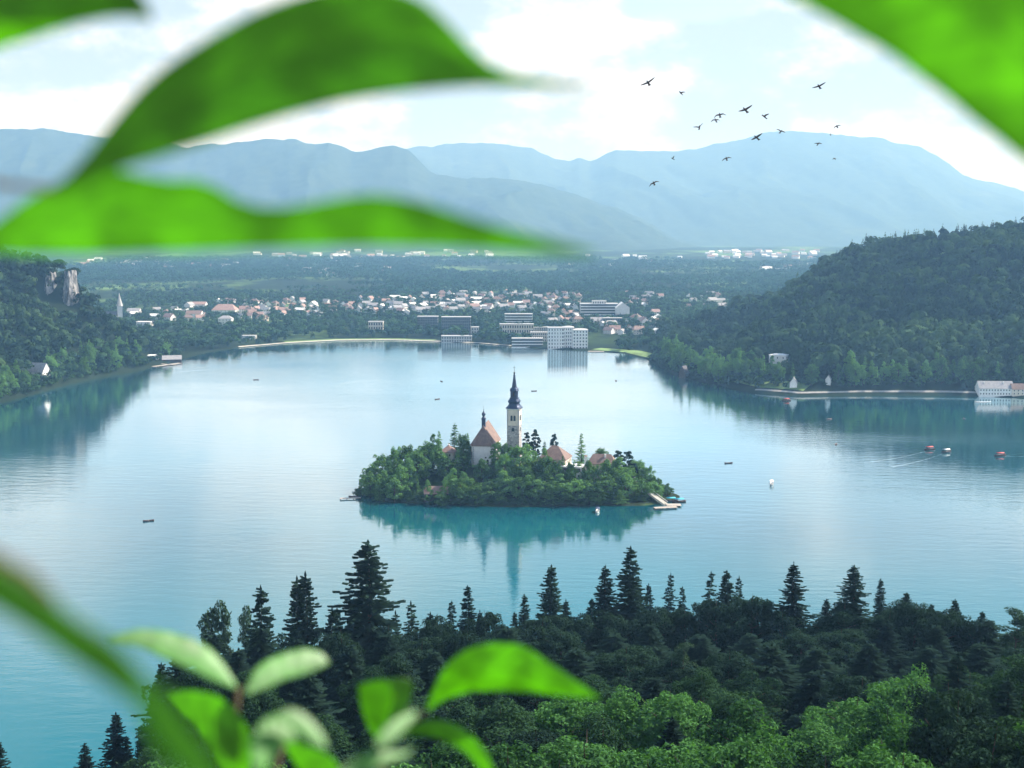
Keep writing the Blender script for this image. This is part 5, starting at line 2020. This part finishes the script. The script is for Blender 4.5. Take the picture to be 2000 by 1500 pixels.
leaf(t1, [(-90, -60), (0, -75), (100, -80), (180, -70), (240, -40), (280, -5), (300, 40)], [(-90, 120), (0, 96), (60, 77), (130, 54), (200, 38), (260, 34), (300, 44)], .50, (-.1, -.8, -.55), cup=.12)
# the same branch carries more leaves above the view
leaf(t1, [(-500, -120), (-200, -330), (150, -420), (500, -420), (800, -330)], [(-500, -110), (-200, -160), (150, -190), (500, -240), (800, -325)], .50, (.2, -.6, -.75), cup=.1)
leaf(t1, [(100, -520), (400, -700), (750, -760), (1100, -640), (1350, -480)], [(100, -510), (400, -480), (750, -450), (1100, -440), (1350, -470)], .62, (.3, -.5, -.75), cup=.1)
p0 = Vector((0, 0, CAMZ)) + Vector(ray(2150, 400)) * .5
t2 = thing('leafy_branch', p0, 0, 'blurred bright green leaf filling the upper right corner on its twig', 'branch')
twig(t2, [(2600, 700, .6), (2300, 520, .55), (2150, 400, .5)], .003, .0015)
leaf(t2, [(2150, 385), (2165, 160), (2125, 20), (2050, -80), (1950, -150), (1850, -170), (1720, -150), (1600, -110), (1478, -45)],
     [(2148, 395), (2100, 380), (2010, 321), (1930, 259), (1860, 201), (1790, 146), (1720, 96), (1640, 50), (1560, 5), (1478, -40)], .46, BRIGHT, cup=.06)
p0 = Vector((0, 0, CAMZ)) + Vector(ray(-80, 1080)) * .36
t3 = thing('leafy_branch', p0, 0, 'very blurred leaf on a dark twig slanting over the lower left water', 'branch')
twig(t3, [(-500, 900, .40), (-200, 990, .37), (-60, 1062, .36), (60, 1125, .355), (110, 1175, .355)], .0032, .0009)
leaf(t3, [(-70, 1080), (20, 1112), (95, 1165), (155, 1210), (215, 1248), (262, 1295), (295, 1345), (300, 1392)], [(-70, 1160), (0, 1196), (70, 1240), (140, 1290), (200, 1330), (250, 1366), (285, 1388), (300, 1396)], .35, (.36, -.85, -.02), cup=.1)
p0 = Vector((0, 0, CAMZ)) + Vector(ray(480, 1400)) * 1.0
t4 = thing('leafy_sprig', p0, 0, 'blurred sprig of pale and bright leaves rising at the lower left', 'sprig')
twig(t4, [(560, 2300, 1.05), (545, 1800, 1.02), (470, 1560, 1.03), (455, 1440, 1.02), (466, 1343, 1.0)], .005, .0018)
twig(t4, [(528, 1560, 1.0), (545, 1480, 1.0), (560, 1440, 1.0)], .0025, .0015)
leaf(t4, [(213, 1243), (270, 1229), (330, 1234), (390, 1254), (430, 1289), (462, 1338)], [(213, 1250), (270, 1263), (320, 1286), (370, 1306), (410, 1326), (460, 1345)], .95, GLOSS, 'leaf_gloss', .05)
leaf(t4, [(478, 1352), (500, 1306), (540, 1281), (590, 1268), (625, 1274), (642, 1292)], [(480, 1357), (515, 1347), (560, 1327), (600, 1316), (630, 1303), (642, 1296)], 1.0, GLOSS, 'leaf_gloss', .05)
leaf(t4, [(330, 1352), (380, 1350), (430, 1364), (470, 1400), (489, 1440), (490, 1490), (472, 1540)], [(330, 1356), (358, 1390), (388, 1420), (408, 1455), (430, 1492), (450, 1522), (466, 1545)], 1.0, BRIGHT, 'leaf', .05)
leaf(t4, [(285, 1335), (330, 1362), (370, 1412), (410, 1462), (445, 1535)], [(272, 1345), (282, 1400), (308, 1452), (350, 1505), (430, 1560)], .30, (.30, -.85, -.06), 'leaf', .05)
leaf(t4, [(488, 1450), (508, 1412), (545, 1394), (570, 1408), (578, 1440)], [(492, 1505), (512, 1512), (532, 1482), (556, 1456), (578, 1446)], .75, GLOSS, 'leaf_gloss', .05)
leaf(t4, [(536, 1398), (568, 1384), (600, 1398), (626, 1428), (640, 1458)], [(538, 1406), (568, 1421), (595, 1441), (616, 1456), (638, 1462)], .75, GLOSS, 'leaf_gloss', .05)
leaf(t4, [(558, 1440), (600, 1458), (640, 1474), (662, 1500), (676, 1550)], [(553, 1450), (575, 1490), (600, 1522), (640, 1545), (672, 1556)], .98, BRIGHT, 'leaf', .05)
p0 = Vector((0, 0, CAMZ)) + Vector(ray(745, 1450)) * 1.05
t5 = thing('leafy_sprig', p0, 0, 'blurred sprig with one long bright leaf rising at the lower middle', 'sprig')
twig(t5, [(740, 2300, 1.1), (748, 1800, 1.08), (752, 1570, 1.05), (748, 1500, 1.05), (742, 1450, 1.05)], .006, .0022)
twig(t5, [(742, 1450, 1.05), (790, 1425, 1.05), (835, 1387, 1.05)], .0018, .0012)
leaf(t5, [(832, 1388), (848, 1342), (875, 1296), (920, 1266), (970, 1257), (1020, 1262), (1080, 1300), (1130, 1334), (1172, 1362)], [(833, 1392), (870, 1366), (920, 1351), (970, 1349), (1020, 1351), (1080, 1357), (1130, 1362), (1172, 1365)], 1.05, BRIGHT, 'leaf', .06)
leaf(t5, [(735, 1448), (712, 1402), (701, 1352), (704, 1337), (752, 1327)], [(738, 1449), (757, 1410), (768, 1370), (764, 1340), (753, 1328)], 1.05, BRIGHT, 'leaf', .05)
leaf(t5, [(740, 1448), (760, 1410), (770, 1370), (766, 1340), (756, 1328)], [(743, 1449), (778, 1412), (802, 1362), (800, 1328), (758, 1326)], 1.06, (.35, -.75, .1), 'leaf', .05)
leaf(t5, [(733, 1457), (744, 1430), (770, 1405), (800, 1391), (816, 1389)], [(738, 1462), (765, 1452), (791, 1427), (807, 1406), (816, 1393)], .75, GLOSS, 'leaf_gloss', .05)
leaf(t5, [(790, 1428), (830, 1409), (870, 1409), (910, 1429), (942, 1460), (962, 1500), (970, 1540)], [(790, 1434), (830, 1437), (870, 1447), (905, 1467), (930, 1492), (947, 1518), (966, 1546)], 1.05, (-.1, -.8, -.3), 'leaf', .05)
leaf(t5, [(660, 1508), (700, 1478), (740, 1467), (780, 1469), (805, 1464)], [(662, 1520), (700, 1514), (740, 1498), (780, 1482), (805, 1470)], .75, GLOSS, 'leaf_gloss', .05)

# ------------------------------------------------------------------ labels that single out
label_all({
    'near': [('tallest spruce', 720, 1100), ('slim spruce', 512, 1180), ('touching spruce pair', 585, 1150), ('tall spruce pair', 1206, 1100), ('layered spruce', 1070, 1130), ('solitary spruce', 1553, 1130),
             ('wide ragged spruce', 1672, 1140), ('lower lake bay', 200, 1400), ('long bright leaf', 1000, 1320), ('pointed spruce', 915, 1170), ('pale leaves', 500, 1300), ('sunlit beeches', 1700, 1420), ('sunlit beech mound', 1280, 1420)],
    'island': [('white church', 942, 890), ('bell tower', 1005, 870), ('hip roofed house', 1085, 895), ('brown roofed priory', 1176, 895), ('boathouse', 852, 955), ('left island pier', 690, 965),
               ('boat landing', 1300, 985), ('garden turret', 1238, 940), ('moored white boat', 1167, 990), ('orange roofed cottage', 876, 880)],
    'town': [('banded hotel', 1170, 608), ('balcony hotel', 1012, 622), ('twin dark hotels', 865, 632), ('flat villa', 733, 636), ('white lakeside hotel', 1108, 660), ('pointed white hall', 1215, 598), ('pink roofed long house', 440, 605),
             ('white gabled chalet', 612, 595), ('needle spire', 235, 600)],
    'village': [('pale cliff', 130, 560), ('needle spire', 235, 590), ('white gabled chalet', 612, 595), ('wooded right hill', 1600, 525), ('banded hotel', 1170, 608), ('small high meadow', 1846, 503), ('twin dark hotels', 865, 632)],
    'right': [('square white villa', 1521, 708), ('white chalet', 1550, 748), ('long lake hotel', 1942, 758), ('timber lodge', 1336, 730), ('narrow pale house', 1618, 745)],
    'left': [('grey roofed shore house', 77, 725), ('rowing boathouse', 336, 698), ('needle spire', 235, 605), ('white lido', 487, 655)],
})
